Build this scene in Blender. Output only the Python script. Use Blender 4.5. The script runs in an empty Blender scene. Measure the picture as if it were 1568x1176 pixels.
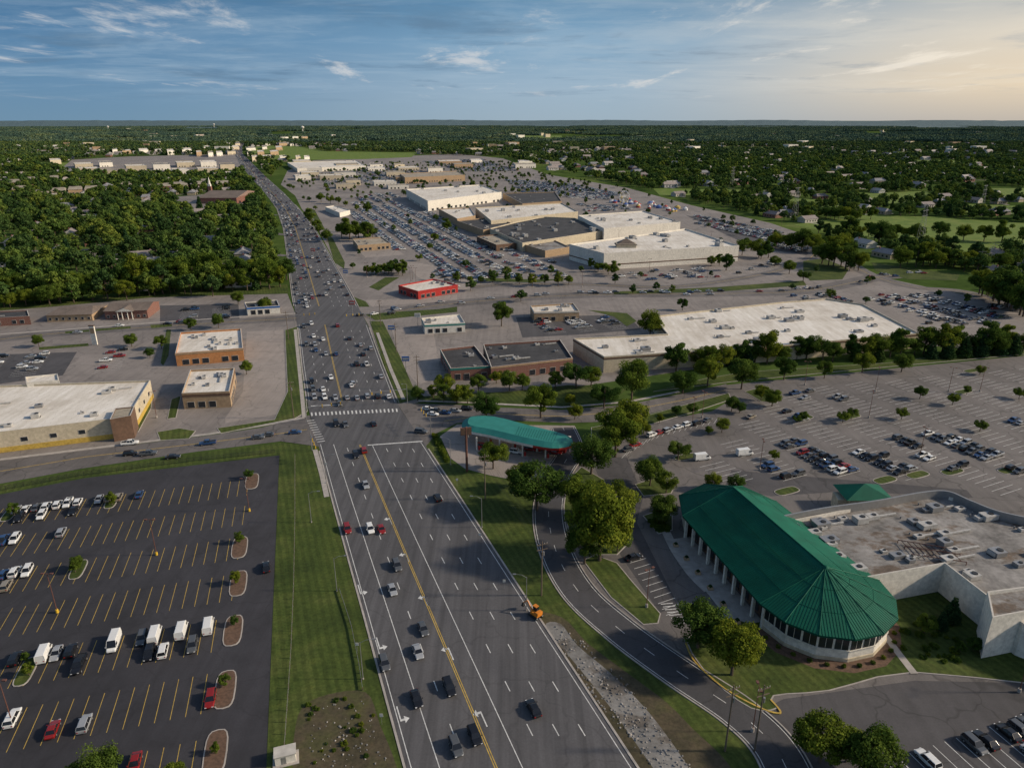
import bpy, math, random, numpy as np
from mathutils import Vector, noise as mnoise
random.seed(7)
S=bpy.context.scene
COL=S.collection
H=110.0; F=1086.0; PT=math.radians(20.45); CT,ST=math.cos(PT),math.sin(PT)
SUN_AZ=math.radians(90); SUN_EL=math.radians(27)
# ---- camera projection: converts image pixel coordinates to plan coordinates (metres) on level z
def G(u,v,z=0.0):
    x=(u-784)/F; y=(588-v)/F
    t=(H-z)/(ST-y*CT)
    return (x*t,(CT+y*ST)*t)
def GL(l,z=0.0): return [G(u,v,z) for u,v in l]
def rng_(v): return H/(ST-(588-v)/F*CT)
# ================= materials =================
def nmat(name):
    m=bpy.data.materials.new(name); m.use_nodes=True
    nt=m.node_tree; b=nt.nodes['Principled BSDF']
    return m,nt,b
def N(nt,t,**k):
    n=nt.nodes.new(t)
    for a,v in k.items(): setattr(n,a,v)
    return n
def ramp(nt,fac,stops):
    r=N(nt,'ShaderNodeValToRGB'); e=r.color_ramp.elements
    while len(e)>1: e.remove(e[0])
    e[0].position=stops[0][0]; e[0].color=(*stops[0][1],1)
    for p,c in stops[1:]:
        q=e.new(p); q.color=(*c,1)
    nt.links.new(fac,r.inputs[0]); return r.outputs[0]
def noise(nt,scale,detail=4,rough=.6,stretch=None,rot=0,coord='Object'):
    tc=N(nt,'ShaderNodeTexCoord'); mp=N(nt,'ShaderNodeMapping')
    nt.links.new(tc.outputs[coord],mp.inputs[0])
    mp.inputs['Rotation'].default_value=(0,0,rot)
    if stretch: mp.inputs['Scale'].default_value=stretch
    n=N(nt,'ShaderNodeTexNoise'); n.inputs['Scale'].default_value=scale
    n.inputs['Detail'].default_value=detail; n.inputs['Roughness'].default_value=rough
    nt.links.new(mp.outputs[0],n.inputs['Vector']); return n.outputs['Fac']
def mul(nt,a,b,mode='MULTIPLY',f=1.0):
    m=N(nt,'ShaderNodeMix',data_type='RGBA',blend_type=mode); m.inputs[0].default_value=f
    nt.links.new(a,m.inputs[6]); nt.links.new(b,m.inputs[7]); return m.outputs[2]
def simple(name,c,rough=.7,var=.18,scale=.6,metal=0.0,spec=.5):
    m,nt,b=nmat(name); n=noise(nt,scale,5)
    lo=tuple(x*(1-var) for x in c); hi=tuple(min(1,x*(1+var)) for x in c)
    nt.links.new(ramp(nt,n,[(.3,lo),(.7,hi)]),b.inputs['Base Color'])
    b.inputs['Roughness'].default_value=rough; b.inputs['Metallic'].default_value=metal; b.inputs['Specular IOR Level'].default_value=spec
    return m
def asphalt(name,c,rot=0,streak=.25,crack=.5,patch=.2):
    m,nt,b=nmat(name)
    big=noise(nt,.02,5,.6); fine=noise(nt,2.5,3,.7); st=noise(nt,.55,3,.6,(1,.03,1),rot)
    k=lambda s:tuple(x*s for x in c)
    col=ramp(nt,big,[(.32,k(1-patch)),(.5,k(1.0)),(.68,k(1+patch))])
    col=mul(nt,col,ramp(nt,st,[(.35,(1-streak,)*3),(.65,(1+streak*.4,)*3)]))
    col=mul(nt,col,ramp(nt,fine,[(.3,(.86,)*3),(.7,(1.12,)*3)]))
    col=mul(nt,col,ramp(nt,noise(nt,.16,6,.7),[(.3,(1-patch*.7,)*3),(.45,(1,1,1)),(.7,(1+patch*.35,)*3)]))
    tc=N(nt,'ShaderNodeTexCoord'); vo=N(nt,'ShaderNodeTexVoronoi',feature='DISTANCE_TO_EDGE'); vo.inputs['Scale'].default_value=.07
    nz=N(nt,'ShaderNodeTexNoise'); nz.inputs['Scale'].default_value=.15
    nt.links.new(tc.outputs['Object'],nz.inputs['Vector'])
    ad=N(nt,'ShaderNodeVectorMath',operation='MULTIPLY_ADD'); ad.inputs[1].default_value=(9,9,0)
    nt.links.new(nz.outputs['Color'],ad.inputs[0]); nt.links.new(tc.outputs['Object'],ad.inputs[2]); nt.links.new(ad.outputs[0],vo.inputs['Vector'])
    col=mul(nt,col,ramp(nt,vo.outputs['Distance'],[(.0,(1-crack,)*3),(.013,(1-crack*.4,)*3),(.02,(1,1,1))]))
    nt.links.new(col,b.inputs['Base Color']); b.inputs['Roughness'].default_value=.85
    return m
def grassm(name,c1,c2,c3,mow=0,rot=0):
    m,nt,b=nmat(name)
    col=ramp(nt,noise(nt,.06,6,.65),[(.3,c1),(.5,c2),(.72,c3)])
    col=mul(nt,col,ramp(nt,noise(nt,1.3,4,.7),[(.3,(.68,)*3),(.7,(1.25,)*3)]))
    col=mul(nt,col,ramp(nt,noise(nt,.25,5,.7),[(.3,(.75,.78,.8)),(.6,(1.05,1.02,1)),(.75,(1.4,1.2,1.1))]))
    if mow:
        tc=N(nt,'ShaderNodeTexCoord'); mp=N(nt,'ShaderNodeMapping'); mp.inputs['Rotation'].default_value=(0,0,rot)
        w=N(nt,'ShaderNodeTexWave'); w.inputs['Scale'].default_value=.16; w.inputs['Distortion'].default_value=1.2; w.inputs['Detail Scale'].default_value=.3
        nt.links.new(tc.outputs['Object'],mp.inputs[0]); nt.links.new(mp.outputs[0],w.inputs['Vector'])
        col=mul(nt,col,ramp(nt,w.outputs['Fac'],[(.3,(1-mow,)*3),(.7,(1+mow,)*3)]))
    nt.links.new(col,b.inputs['Base Color']); b.inputs['Roughness'].default_value=.9
    b.inputs['Specular IOR Level'].default_value=.15
    return m
RA=math.radians(21)
M={}
M['road']=asphalt('asphalt_main_road',(.086,.084,.088),-RA,.3,.2,.07)
M['lot_old']=asphalt('asphalt_weathered',(.2,.177,.162),-RA,.12,.3,.22)
M['lot_new']=asphalt('asphalt_sealed',(.03,.029,.034),-RA,.15,.2,.35)
M['lot_mid']=asphalt('asphalt_lot',(.125,.113,.107),-RA,.12,.45,.25)
M['lot_dk']=asphalt('asphalt_lot_dark',(.06,.057,.06),-RA,.12,.4,.25)
M['drive']=asphalt('asphalt_drive',(.05,.049,.053),-RA,.1,.3,.2)
M['conc']=simple('concrete',(.34,.31,.28),.85,.2,.5)
M['conclot']=asphalt('concrete_paving',(.27,.235,.21),-RA,.08,.3,.15)
M['white']=simple('white_road_paint',(.56,.56,.54),.7,.3,1.2)
M['yellow']=simple('yellow_road_paint',(.46,.31,.06),.7,.3,1.2)
M['lawn']=grassm('mown_grass',(.034,.053,.013),(.057,.082,.018),(.1,.115,.032),.11,-RA)
M['field']=grassm('meadow',(.085,.145,.025),(.13,.19,.035),(.18,.21,.055),.0)
M['mulch']=simple('mulch',(.11,.065,.042),.95,.35,1.5)
M['dirt']=grassm('dirt',(.04,.042,.02),(.085,.07,.045),(.07,.085,.025))
M['steel']=simple('galvanised_steel',(.3,.3,.3),.5,.1,1,.6)
M['unit']=simple('hvac_casing',(.38,.37,.35),.6,.25,1)
M['black']=simple('black_metal',(.02,.02,.02),.5)
M['wood']=simple('weathered_wood',(.12,.09,.065),.9,.3,3)
M['rust']=simple('rusty_brown_metal',(.12,.05,.035),.7)
M['lampglass']=simple('lamp_lens',(.6,.6,.55),.3)
M['yel']=simple('yellow_enamel',(.6,.38,.03),.5)
M['orange']=simple('orange_enamel',(.6,.2,.02),.5)
def white_roof():
    m,nt,b=nmat('white_membrane_roof')
    col=ramp(nt,noise(nt,.05,6,.65),[(.25,(.46,.41,.35)),(.5,(.66,.62,.56)),(.75,(.76,.73,.68))])
    col=mul(nt,col,ramp(nt,noise(nt,.5,4,.6,(1,.12,1),.3),[(.35,(.86,.84,.8)),(.65,(1.05,)*3)]))
    br=N(nt,'ShaderNodeTexBrick'); br.inputs['Scale'].default_value=.12; br.inputs['Mortar Size'].default_value=.006
    br.inputs['Color1'].default_value=(1,1,1,1);br.inputs['Color2'].default_value=(.95,.95,.94,1);br.inputs['Mortar'].default_value=(.72,.7,.68,1)
    tc=N(nt,'ShaderNodeTexCoord'); mp=N(nt,'ShaderNodeMapping'); mp.inputs['Rotation'].default_value=(0,0,-RA)
    nt.links.new(tc.outputs['Object'],mp.inputs[0]); nt.links.new(mp.outputs[0],br.inputs['Vector'])
    col=mul(nt,col,br.outputs['Color'])
    nt.links.new(col,b.inputs['Base Color']); b.inputs['Roughness'].default_value=.8; return m
M['wroof']=white_roof()
def spotted(name,c,lo=.55,hi=1.3,stain=None):
    m,nt,b=nmat(name)
    k=lambda s:tuple(x*s for x in c)
    col=ramp(nt,noise(nt,.11,7,.68),[(.3,k(lo)),(.48,k(1)),(.7,k(hi))])
    col=mul(nt,col,ramp(nt,noise(nt,.9,4,.7),[(.35,(.8,)*3),(.65,(1.1,)*3)]))
    if stain: col=mul(nt,col,ramp(nt,noise(nt,.07,8,.72,(1,1.6,1),.7),[(.42,stain),(.5,(1,1,1)),(.62,(1,1,1)),(.68,(1.35,1.33,1.3))]))
    nt.links.new(col,b.inputs['Base Color']); b.inputs['Roughness'].default_value=.9; return m
M['gravel']=spotted('gravel',(.19,.183,.172),.5,1.4,(.6,.55,.5))
M['groof']=spotted('gravel_ballast_roof',(.2,.19,.18),.45,1.5,(.55,.43,.34))
M['droof']=spotted('dark_membrane_roof',(.035,.035,.037),.7,1.8)
M['broof']=spotted('tan_roof',(.3,.26,.2))
M['wwall']=spotted('painted_white_wall',(.68,.64,.56),.86,1.06)
M['cream']=spotted('cream_stucco',(.5,.43,.31),.85,1.1)
M['tan']=spotted('tan_stucco',(.36,.25,.15),.85,1.1)
M['orangew']=spotted('orange_stucco',(.45,.2,.075),.85,1.1)
M['brown']=spotted('brown_wall',(.12,.07,.045),.8,1.2)
M['redp']=simple('red_panel',(.36,.02,.016),.45)
M['bluep']=simple('blue_panel',(.03,.12,.35),.5)
def brick():
    m,nt,b=nmat('red_brick'); br=N(nt,'ShaderNodeTexBrick'); br.inputs['Scale'].default_value=3
    br.inputs['Color1'].default_value=(.2,.07,.045,1);br.inputs['Color2'].default_value=(.14,.05,.035,1);br.inputs['Mortar'].default_value=(.25,.2,.17,1)
    tc=N(nt,'ShaderNodeTexCoord'); mp=N(nt,'ShaderNodeMapping'); mp.inputs['Rotation'].default_value=(math.pi/2,0,0)
    nt.links.new(tc.outputs['Object'],mp.inputs[0]); nt.links.new(mp.outputs[0],br.inputs['Vector'])
    nt.links.new(br.outputs['Color'],b.inputs['Base Color']); b.inputs['Roughness'].default_value=.9; return m
M['brick']=brick()
M['glass']=simple('window_glass',(.02,.024,.03),.15,.3,.3)
M['frame']=simple('window_frame',(.48,.45,.4),.6)
M['greenroof']=simple('green_standing_seam_metal',(.001,.092,.055),.65,.2,.2,0,.2)
M['greenrib']=simple('green_metal_rib',(.001,.06,.037),.7,.1,.3,0,.15)
M['teal']=simple('teal_canopy_metal',(.03,.19,.165),.6,.12,.3,0,.2)
M['shingle']=spotted('asphalt_shingle',(.14,.11,.09),.7,1.3)
def leafm(name,dark,mid,light,tr=.35,var=((.55,.68,.85),(.9,.9,.95),(1.12,1.05,.9),(1.6,1.25,.85))):
    m=bpy.data.materials.new(name); m.use_nodes=True; nt=m.node_tree
    nt.nodes.remove(nt.nodes['Principled BSDF']); out=nt.nodes['Material Output']
    at=N(nt,'ShaderNodeAttribute',attribute_name='shade')
    col=ramp(nt,at.outputs['Fac'],[(.0,dark),(.5,mid),(1,light)])
    oi=N(nt,'ShaderNodeObjectInfo')
    col=mul(nt,col,ramp(nt,oi.outputs['Random'],list(zip((0,.35,.7,1),var))))
    d=N(nt,'ShaderNodeBsdfDiffuse'); nt.links.new(col,d.inputs[0])
    if tr:
        t=N(nt,'ShaderNodeBsdfTranslucent'); mx=N(nt,'ShaderNodeMixShader'); mx.inputs[0].default_value=tr
        nt.links.new(col,t.inputs[0]); nt.links.new(d.outputs[0],mx.inputs[1]); nt.links.new(t.outputs[0],mx.inputs[2]); nt.links.new(mx.outputs[0],out.inputs[0])
    else: nt.links.new(d.outputs[0],out.inputs[0])
    return m
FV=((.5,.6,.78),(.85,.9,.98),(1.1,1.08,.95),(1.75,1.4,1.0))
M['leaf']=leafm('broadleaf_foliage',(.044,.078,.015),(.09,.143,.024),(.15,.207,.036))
M['leaf_far']=leafm('distant_foliage',(.042,.078,.02),(.075,.125,.031),(.125,.175,.045),.2,FV)  # aerial haze put into leaf colour: slightly bluer greens
M['leaf_far2']=leafm('haze_tinted_foliage_b',(.05,.088,.035),(.082,.13,.048),(.125,.172,.062),.1,FV)  # next distance band, haze painted in as bluer leaf colour
M['leaf_vfar']=leafm('haze_tinted_foliage_far',(.06,.10,.07),(.08,.128,.088),(.11,.155,.10),0,FV)  # farthest trees: pale blue-green leaf colour stands in for haze
M['needle']=leafm('conifer_foliage',(.02,.045,.018),(.036,.075,.026),(.06,.105,.035),.1)
M['bark']=simple('bark',(.09,.065,.045),.95,.3,4)
# ================= mesh builder =================
class MB:
    def __init__(s): s.v=[]; s.f=[]; s.mi=[]; s.mats=[]
    def m(s,k):
        mt=M[k] if isinstance(k,str) else k
        if mt not in s.mats: s.mats.append(mt)
        return s.mats.index(mt)
    def face(s,pts,k):
        b=len(s.v); s.v+= [tuple(p) for p in pts]; s.f.append(tuple(range(b,b+len(pts)))); s.mi.append(s.m(k))
    def box(s,c,d,k,rot=0,taper=1.0):
        cx,cy,cz=c; dx,dy,dz=d[0]/2,d[1]/2,d[2]/2; co,si=math.cos(rot),math.sin(rot)
        P=[]
        for z,q in ((-dz,1),(dz,taper)):
            for x,y in ((-dx,-dy),(dx,-dy),(dx,dy),(-dx,dy)):
                x*=q;y*=q; P.append((cx+x*co-y*si,cy+x*si+y*co,cz+z))
        b=len(s.v); s.v+=P; mi=s.m(k)
        for f in ((0,3,2,1),(4,5,6,7),(0,1,5,4),(1,2,6,5),(2,3,7,6),(3,0,4,7)):
            s.f.append(tuple(b+i for i in f)); s.mi.append(mi)
    def tube(s,p0,p1,r0,r1,k,n=6):
        p0=Vector(p0);p1=Vector(p1); d=(p1-p0)
        if d.length<1e-6: return
        d.normalize(); a=d.orthogonal().normalized(); c=d.cross(a)
        b=len(s.v); mi=s.m(k)
        for p,r in ((p0,r0),(p1,r1)):
            for i in range(n):
                t=2*math.pi*i/n; s.v.append(tuple(p+a*(r*math.cos(t))+c*(r*math.sin(t))))
        for i in range(n):
            j=(i+1)%n; s.f.append((b+i,b+j,b+n+j,b+n+i)); s.mi.append(mi)
        s.f.append(tuple(b+n+i for i in range(n))); s.mi.append(mi)
        s.f.append(tuple(b+n-1-i for i in range(n))); s.mi.append(mi)
    def prism(s,poly,z0,z1,k,ktop=None):
        n=len(poly)
        for i in range(n):
            a=poly[i];c=poly[(i+1)%n]
            s.face([(a[0],a[1],z0),(c[0],c[1],z0),(c[0],c[1],z1),(a[0],a[1],z1)],k)
        s.face([(p[0],p[1],z1) for p in poly],ktop or k)
    def build(s,name,origin=(0,0,0),parent=None,link=True):
        me=bpy.data.meshes.new(name); ox,oy,oz=origin
        me.from_pydata([(x-ox,y-oy,z-oz) for x,y,z in s.v],[],s.f)
        for mt in s.mats: me.materials.append(mt)
        me.polygons.foreach_set('material_index',s.mi); me.update()
        ob=bpy.data.objects.new(name,me)
        if parent: ob.parent=parent
        else: ob.location=origin
        if link: COL.objects.link(ob)
        return ob
def empty(name,loc):
    e=bpy.data.objects.new(name,None); e.location=loc; e.empty_display_size=1; COL.objects.link(e); return e
def ccw(p):
    a=sum(p[i][0]*p[(i+1)%len(p)][1]-p[(i+1)%len(p)][0]*p[i][1] for i in range(len(p)))
    return p if a>0 else p[::-1]
def inset(poly,d):
    n=len(poly); out=[]
    for i in range(n):
        p=Vector(poly[i]);a=Vector(poly[i-1]);b=Vector(poly[(i+1)%n])
        e1=(p-a).normalized(); e2=(b-p).normalized()
        n1=Vector((-e1.y,e1.x)); n2=Vector((-e2.y,e2.x)); m=(n1+n2)
        if m.length<1e-4: m=n1
        m.normalize(); q=p+m*(d/max(.4,m.dot(n1))); out.append((q.x,q.y))
    return out
def smooth(pts,n=6,closed=False):
    P=[Vector(p) for p in pts]; L=len(P); out=[]
    for i in range(L if closed else L-1):
        if closed: a,b,c,d=P[i-1],P[i],P[(i+1)%L],P[(i+2)%L]
        else: a,b,c,d=P[max(0,i-1)],P[i],P[i+1],P[min(L-1,i+2)]
        for j in range(n):
            t=j/n; q=.5*((2*b)+(c-a)*t+(2*a-5*b+4*c-d)*t*t+(3*b-a-3*c+d)*t**3); out.append((q.x,q.y))
    if not closed: out.append(tuple(P[-1]))
    return out
def pip(pts,poly):
    pts=np.asarray(pts); x=pts[:,0];y=pts[:,1]; ins=np.zeros(len(pts),bool); n=len(poly)
    for i in range(n):
        x1,y1=poly[i];x2,y2=poly[(i+1)%n]
        if y1==y2: continue
        c=((y1>y)!=(y2>y))&(x<(x2-x1)*(y-y1)/(y2-y1)+x1); ins^=c
    return ins
def sheet(name,poly,z,mat):
    mb=MB(); mb.face([(x,y,z) for x,y in ccw(poly)],mat); return mb.build(name)
def offs(line,d):
    out=[]
    for i in range(len(line)):
        a=Vector(line[max(0,i-1)]);b=Vector(line[min(len(line)-1,i+1)]); t=(b-a).normalized()
        out.append((line[i][0]-t.y*d,line[i][1]+t.x*d))
    return out
def ribbon(mb,line,w,z,mat,off=0,h=0):
    A=offs(line,off+w/2);B=offs(line,off-w/2)
    for i in range(len(line)-1):
        mb.face([(*B[i],z),(*B[i+1],z),(*A[i+1],z),(*A[i],z)],mat)
        if h:
            mb.face([(*A[i],z-h),(*A[i],z),(*A[i+1],z),(*A[i+1],z-h)],mat)
            mb.face([(*B[i],z),(*B[i],z-h),(*B[i+1],z-h),(*B[i+1],z)],mat)
def resample(line,step):
    pts=[Vector(p) for p in line]; res=[]; d=0; s=0
    for i in range(len(pts)-1):
        seg=(pts[i+1]-pts[i]).length
        while d<=s+seg:
            t=(d-s)/max(seg,1e-6); res.append(tuple(pts[i].lerp(pts[i+1],t))); d+=step
        s+=seg
    return res
def dashes(mb,line,w,z,mat,on=3.0,off_=9.0,maxd=1e9):
    r=resample(line,1.0); i=0; per=int(on+off_)
    while i+int(on)<len(r):
        if r[i][1]>maxd: break
        ribbon(mb,[r[i],r[i+int(on)]],w,z,mat); i+=per
# ================= ground =================
def ground():
    m,nt,b=nmat('ground_cover')
    col=ramp(nt,noise(nt,.004,8,.62),[(.35,(.045,.075,.022)),(.5,(.06,.095,.028)),(.6,(.1,.14,.04)),(.7,(.15,.17,.07))])
    col=mul(nt,col,ramp(nt,noise(nt,.08,6,.7),[(.3,(.6,.65,.6)),(.7,(1.2,1.2,1.1))]))
    nt.links.new(col,b.inputs['Base Color']); b.inputs['Roughness'].default_value=1; b.inputs['Specular IOR Level'].default_value=0
    mb=MB(); R=60000; mb.face([(R*math.cos(2*math.pi*i/96),R*math.sin(2*math.pi*i/96),0) for i in range(96)],m)
    mb.build('ground')
ground()
zone_mall=GL([(452,300),(430,283),(440,262),(480,246),(600,240),(700,236),(770,243),(840,268),(960,288),(1060,315),(1180,342),(1262,370),(1280,395),(1320,418),(1420,440),(1568,470),(1760,500),(1760,540),(1568,540),(1430,530),(1100,560),(900,590),(700,606),(612,622),(590,560),(565,500),(540,455),(512,400),(486,350),(462,320)])
zone_right=GL([(1110,590),(1330,568),(1568,545),(1800,545),(1900,1250),(1170,1250),(1150,1110),(1060,1050),(960,975),(880,900),(845,830),(838,760),(862,695),(940,680),(1000,645),(1090,630),(1120,612)])
zone_left=GL([(-300,560),(0,515),(240,492),(455,482),(470,640),(0,712),(-300,760)])
zone_left2=GL([(-200,500),(0,474),(230,455),(440,450),(456,490),(240,505),(0,525),(-200,548)])
lot_dark=GL([(428,697),(130,732),(0,757),(-260,800),(-300,1300),(398,1300),(408,1176)])
sheet('asphalt_parking_area',zone_mall,.03,'lot_old')
sheet('asphalt_parking_area',zone_right,.035,'lot_mid')
sheet('asphalt_parking_area',zone_left,.03,'lot_old')
sheet('asphalt_parking_area',zone_left2,.034,'lot_old')
sheet('asphalt_parking_lot',lot_dark,.04,'lot_new')
for px,mt in (([(-100,548),(0,543),(118,539),(96,575),(0,588),(-100,600)],'lot_dk'),([(378,508),(434,505),(438,632),(345,648),(345,640),(372,600)],'conclot'),([(790,486),(960,482),(982,505),(880,513),(800,517)],'lot_dk'),
    ([(245,468),(365,466),(367,492),(245,496)],'lot_dk'),([(735,345),(790,335),(870,332),(930,352),(870,378),(800,380)],'lot_dk'),([(620,400),(700,412),(765,432),(700,446),(640,425)],'conclot'),
    ([(600,506),(662,500),(676,575),(640,590),(615,560)],'conclot'),([(1170,1085),(1200,1070),(1400,1042),(1800,1050),(1900,1250),(1170,1250)],'lot_dk'),([(905,700),(960,700),(985,760),(975,800),(1040,930),(1010,938),(950,850),(935,780)],'lot_dk'),
    ([(540,345),(620,390),(560,395),(535,370)],'conclot'),([(1050,330),(1150,345),(1238,370),(1238,392),(1150,378)],'lot_dk'),
    ([(1120,720),(1300,735),(1480,750),(1490,762),(1300,752),(1180,760),(1110,745)],'lot_dk'),([(560,460),(700,452),(700,460),(570,470)],'conclot')):
    sheet('asphalt_patch',GL(px),.039,mt)
ROWS=[(1300,656,1056),(1176,622,975),(1040,585,886),(940,558,820),(850,533,761),(770,511,709),(680,487,650),(625,472,612),(560,463,586),(500,456,564),(450,447,538),(400,441,510),(350,434,482),(320,424,458),(295,405,434),(272,384,408),(250,366,386),(235,358,371),(225,361,371),(215,369,377),(205,376,381),(199,380,383)]
RL=[G(l,v) for v,l,r in ROWS]; RR=[G(r,v) for v,l,r in ROWS]
def lane(f): return [(a[0]+(b[0]-a[0])*f,a[1]+(b[1]-a[1])*f) for a,b in zip(RL,RR)]
mb=MB()
for i in range(len(RL)-1): mb.face([(*RL[i],.10),(*RR[i],.10),(*RR[i+1],.10),(*RL[i+1],.10)],'road')
mb.build('main_road')
sheet('cross_street',GL([(-300,765),(-200,735),(0,706),(180,684),(320,667),(400,655),(474,636),(489,684),(430,676),(300,692),(130,717),(0,741),(-200,775),(-300,795)]),.095,'lot_mid')
sheet('cross_street',GL([(608,618),(700,620),(760,624),(860,628),(960,620),(1060,600),(1112,588),(1117,604),(1050,620),(950,645),(870,648),(760,643),(700,648),(668,664),(652,684)]),.094,'lot_mid')
def street(name,px,w,z,mat,curb=True,line=None,n=6):
    l=smooth(GL(px),n); mb=MB(); ribbon(mb,l,w,z,mat)
    if line:
        ribbon(mb,l,.15,z+.012,'yellow',.12); ribbon(mb,l,.15,z+.012,'yellow',-.12)
    if curb:
        ribbon(mb,l,.3,z+.1,'conc',w/2+.15,.2); ribbon(mb,l,.3,z+.1,'conc',-w/2-.15,.2)
    mb.build(name); return l
st_l=street('side_street',[(-300,572),(0,520),(200,503),(460,487)],13,.06,'lot_mid',False,True)
st_r=street('side_street',[(560,487),(640,472),(750,460),(900,452),(1100,450),(1230,446),(1300,434),(1350,424),(1440,420)],17,.065,'lot_mid',False,True)
street('side_street',[(1285,392),(1330,420),(1400,440),(1480,448),(1568,478),(1700,520)],12,.066,'lot_mid',False,True)
street('mall_ring_road',[(720,440),(800,435),(900,436),(1010,440),(1100,432),(1190,415),(1235,400),(1260,372)],10,.055,'lot_mid',False,True)
SUBS=[[(438,392),(360,384),(290,388),(200,378),(100,384),(-150,385)],[(424,330),(340,324),(260,328),(150,322),(-50,325)],[(436,360),(380,352),(300,350),(180,346),(60,350)],
      [(1100,300),(1250,285),(1400,278),(1600,275)],[(900,270),(1000,262),(1150,256),(1350,252)],[(640,225),(800,222),(1000,224),(1300,226)]]
subl=[]
for s_ in SUBS: subl.append(street('suburban_street',s_,7.5,.05,'lot_mid',False))
svc=street('service_road',[(862,655),(873,690),(852,730),(840,780),(850,840),(885,905),(950,965),(1040,1030),(1130,1090),(1190,1150),(1230,1240)],9.0,.105,'drive',True,False,8)
mb=MB(); ribbon(mb,svc,.14,.117,'white',4.0); ribbon(mb,svc,.14,.117,'white',-4.0); dashes(mb,svc,.14,.117,'white',3,6)
yc=smooth(GL([(1050,985),(1065,1015),(1110,1055),(1165,1085),(1195,1092),(1180,1072)]),6); ribbon(mb,yc,.35,.27,'yellow',0,.2); mb.build('service_road_markings')
def grassy(poly,mat='lawn',z=.085,kerb=True,name='grass_verge'):
    p=ccw(poly); mb=MB()
    if kerb:
        mb.prism(p,0.0,z+.06,'conc'); q=inset(p,.25); mb.face([(x,y,z+.075) for x,y in q],mat)
    else: mb.face([(x,y,z) for x,y in p],mat)
    return mb.build(name)
grassy(GL([(428,696),(489,684),(511,770),(533,850),(558,940),(585,1040),(622,1176),(656,1300),(398,1300),(408,1176)]),'lawn',.085,False)
grassy(GL([(0,743),(130,719),(300,694),(430,678),(489,684),(428,696),(130,731),(0,756),(-260,798),(-260,780)]),'lawn',.087,False)
grassy(smooth(GL([(462,1085),(500,1064),(560,1060),(582,1110),(608,1176),(636,1300),(440,1300),(448,1176),(450,1130)]),4,True),'dirt',.095,False,'bare_soil')
def side_ok():
    a=offs(svc,4.9);b=offs(svc,-4.9)
    return a if a[30][0]<b[30][0] else b
edge=[p for p in side_ok() if p[1]<G(0,750)[1]]
vv=GL([(650,682),(668,664),(690,705),(712,722),(750,730),(822,745)])+edge+GL([(1056,1300)])+[RR[i] for i in (1,2,3,4,5)]
grassy(vv,'lawn',.09,False)
grassy(smooth(GL([(810,940),(860,945),(900,985),(960,1030),(1020,1075),(1060,1115),(1120,1176),(1150,1260),(1000,1260),(975,1176),(915,1085),(855,1000)]),4,True),'dirt',.098,False,'bare_soil')
grassy(smooth(GL([(835,960),(858,955),(884,988),(934,1030),(984,1080),(1020,1125),(1055,1176),(1110,1260),(1060,1260),(1000,1176),(936,1085),(880,1015)]),4,True),'gravel',.103,False,'gravel_drainage_channel')
for pp in ([(892,858),(912,850),(945,862),(968,890),(1012,940),(1008,955),(985,957),(935,915)],
           [(870,735),(890,715),(925,735),(950,790),(965,830),(945,850),(905,850),(872,820),(862,775)],
           [(972,742),(1000,733),(1035,742),(1028,756),(985,760)],[(984,790),(1005,783),(1030,790),(1030,812),(1008,818)],
           [(905,655),(960,645),(1060,617),(1116,602),(1120,612),(1060,632),(990,652),(940,675),(905,680)],
           [(1000,600),(1080,580),(1140,570),(1360,556),(1568,528),(1700,520),(1700,535),(1568,543),(1330,565),(1120,585)],
           [(1140,600),(1170,592),(1195,605),(1190,618),(1165,615)]):
    grassy(GL(pp),'lawn',.1)
grassy(smooth(GL([(1052,985),(1075,960),(1110,945),(1180,950),(1350,880),(1600,880),(1680,1040),(1400,1030),(1270,1058),(1185,1066),(1190,1085),(1150,1085),(1090,1040)]),3,True),'lawn',.1)
for pp in ([(566,492),(586,492),(612,545),(632,592),(650,608),(612,618),(590,562)],[(497,352),(510,366),(528,402),(527,412),(512,402)],
           [(542,455),(560,462),(566,470),(550,470)],[(560,482),(600,478),(670,474),(700,470),(700,478),(640,484),(575,491)],
           [(640,608),(700,603),(780,600),(870,590),(960,596),(940,612),(860,622),(760,618),(690,612),(640,616)],
           [(565,440),(590,425),(612,425),(600,432),(580,445)],[(940,447),(1100,440),(1230,430),(1235,437),(1100,447),(940,451)],
           [(730,425),(800,428),(860,428),(820,433),(740,431)],[(1335,402),(1400,412),(1470,420),(1465,430),(1390,428),(1340,415)],
           [(470,318),(482,322),(498,352),(490,352)],[(900,475),(960,480),(975,492),(960,500),(940,485)],
           [(230,498),(262,496),(264,500),(232,503)],[(100,508),(200,500),(200,503),(100,511)],[(60,532),(135,526),(136,530),(60,536)],[(255,505),(262,505),(258,545),(250,560),(246,556)],
           [(0,470),(80,462),(240,449),(440,436),(442,449),(230,456),(80,470),(0,476)],[(1230,400),(1262,396),(1300,412),(1290,428),(1240,430),(1230,415)]):
    grassy(GL(pp),'lawn',.1,False)
for pp in ([(436,506),(457,500),(463,560),(471,630),(452,641),(338,664),(332,656),(420,643),(440,600)],[(240,662),(275,656),(300,660),(290,672),(245,675)],
           [(205,660),(225,600),(234,602),(232,625),(212,662)],[(262,612),(278,606),(270,640),(256,642)]):
    grassy(GL(pp),'lawn',.1)
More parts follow.
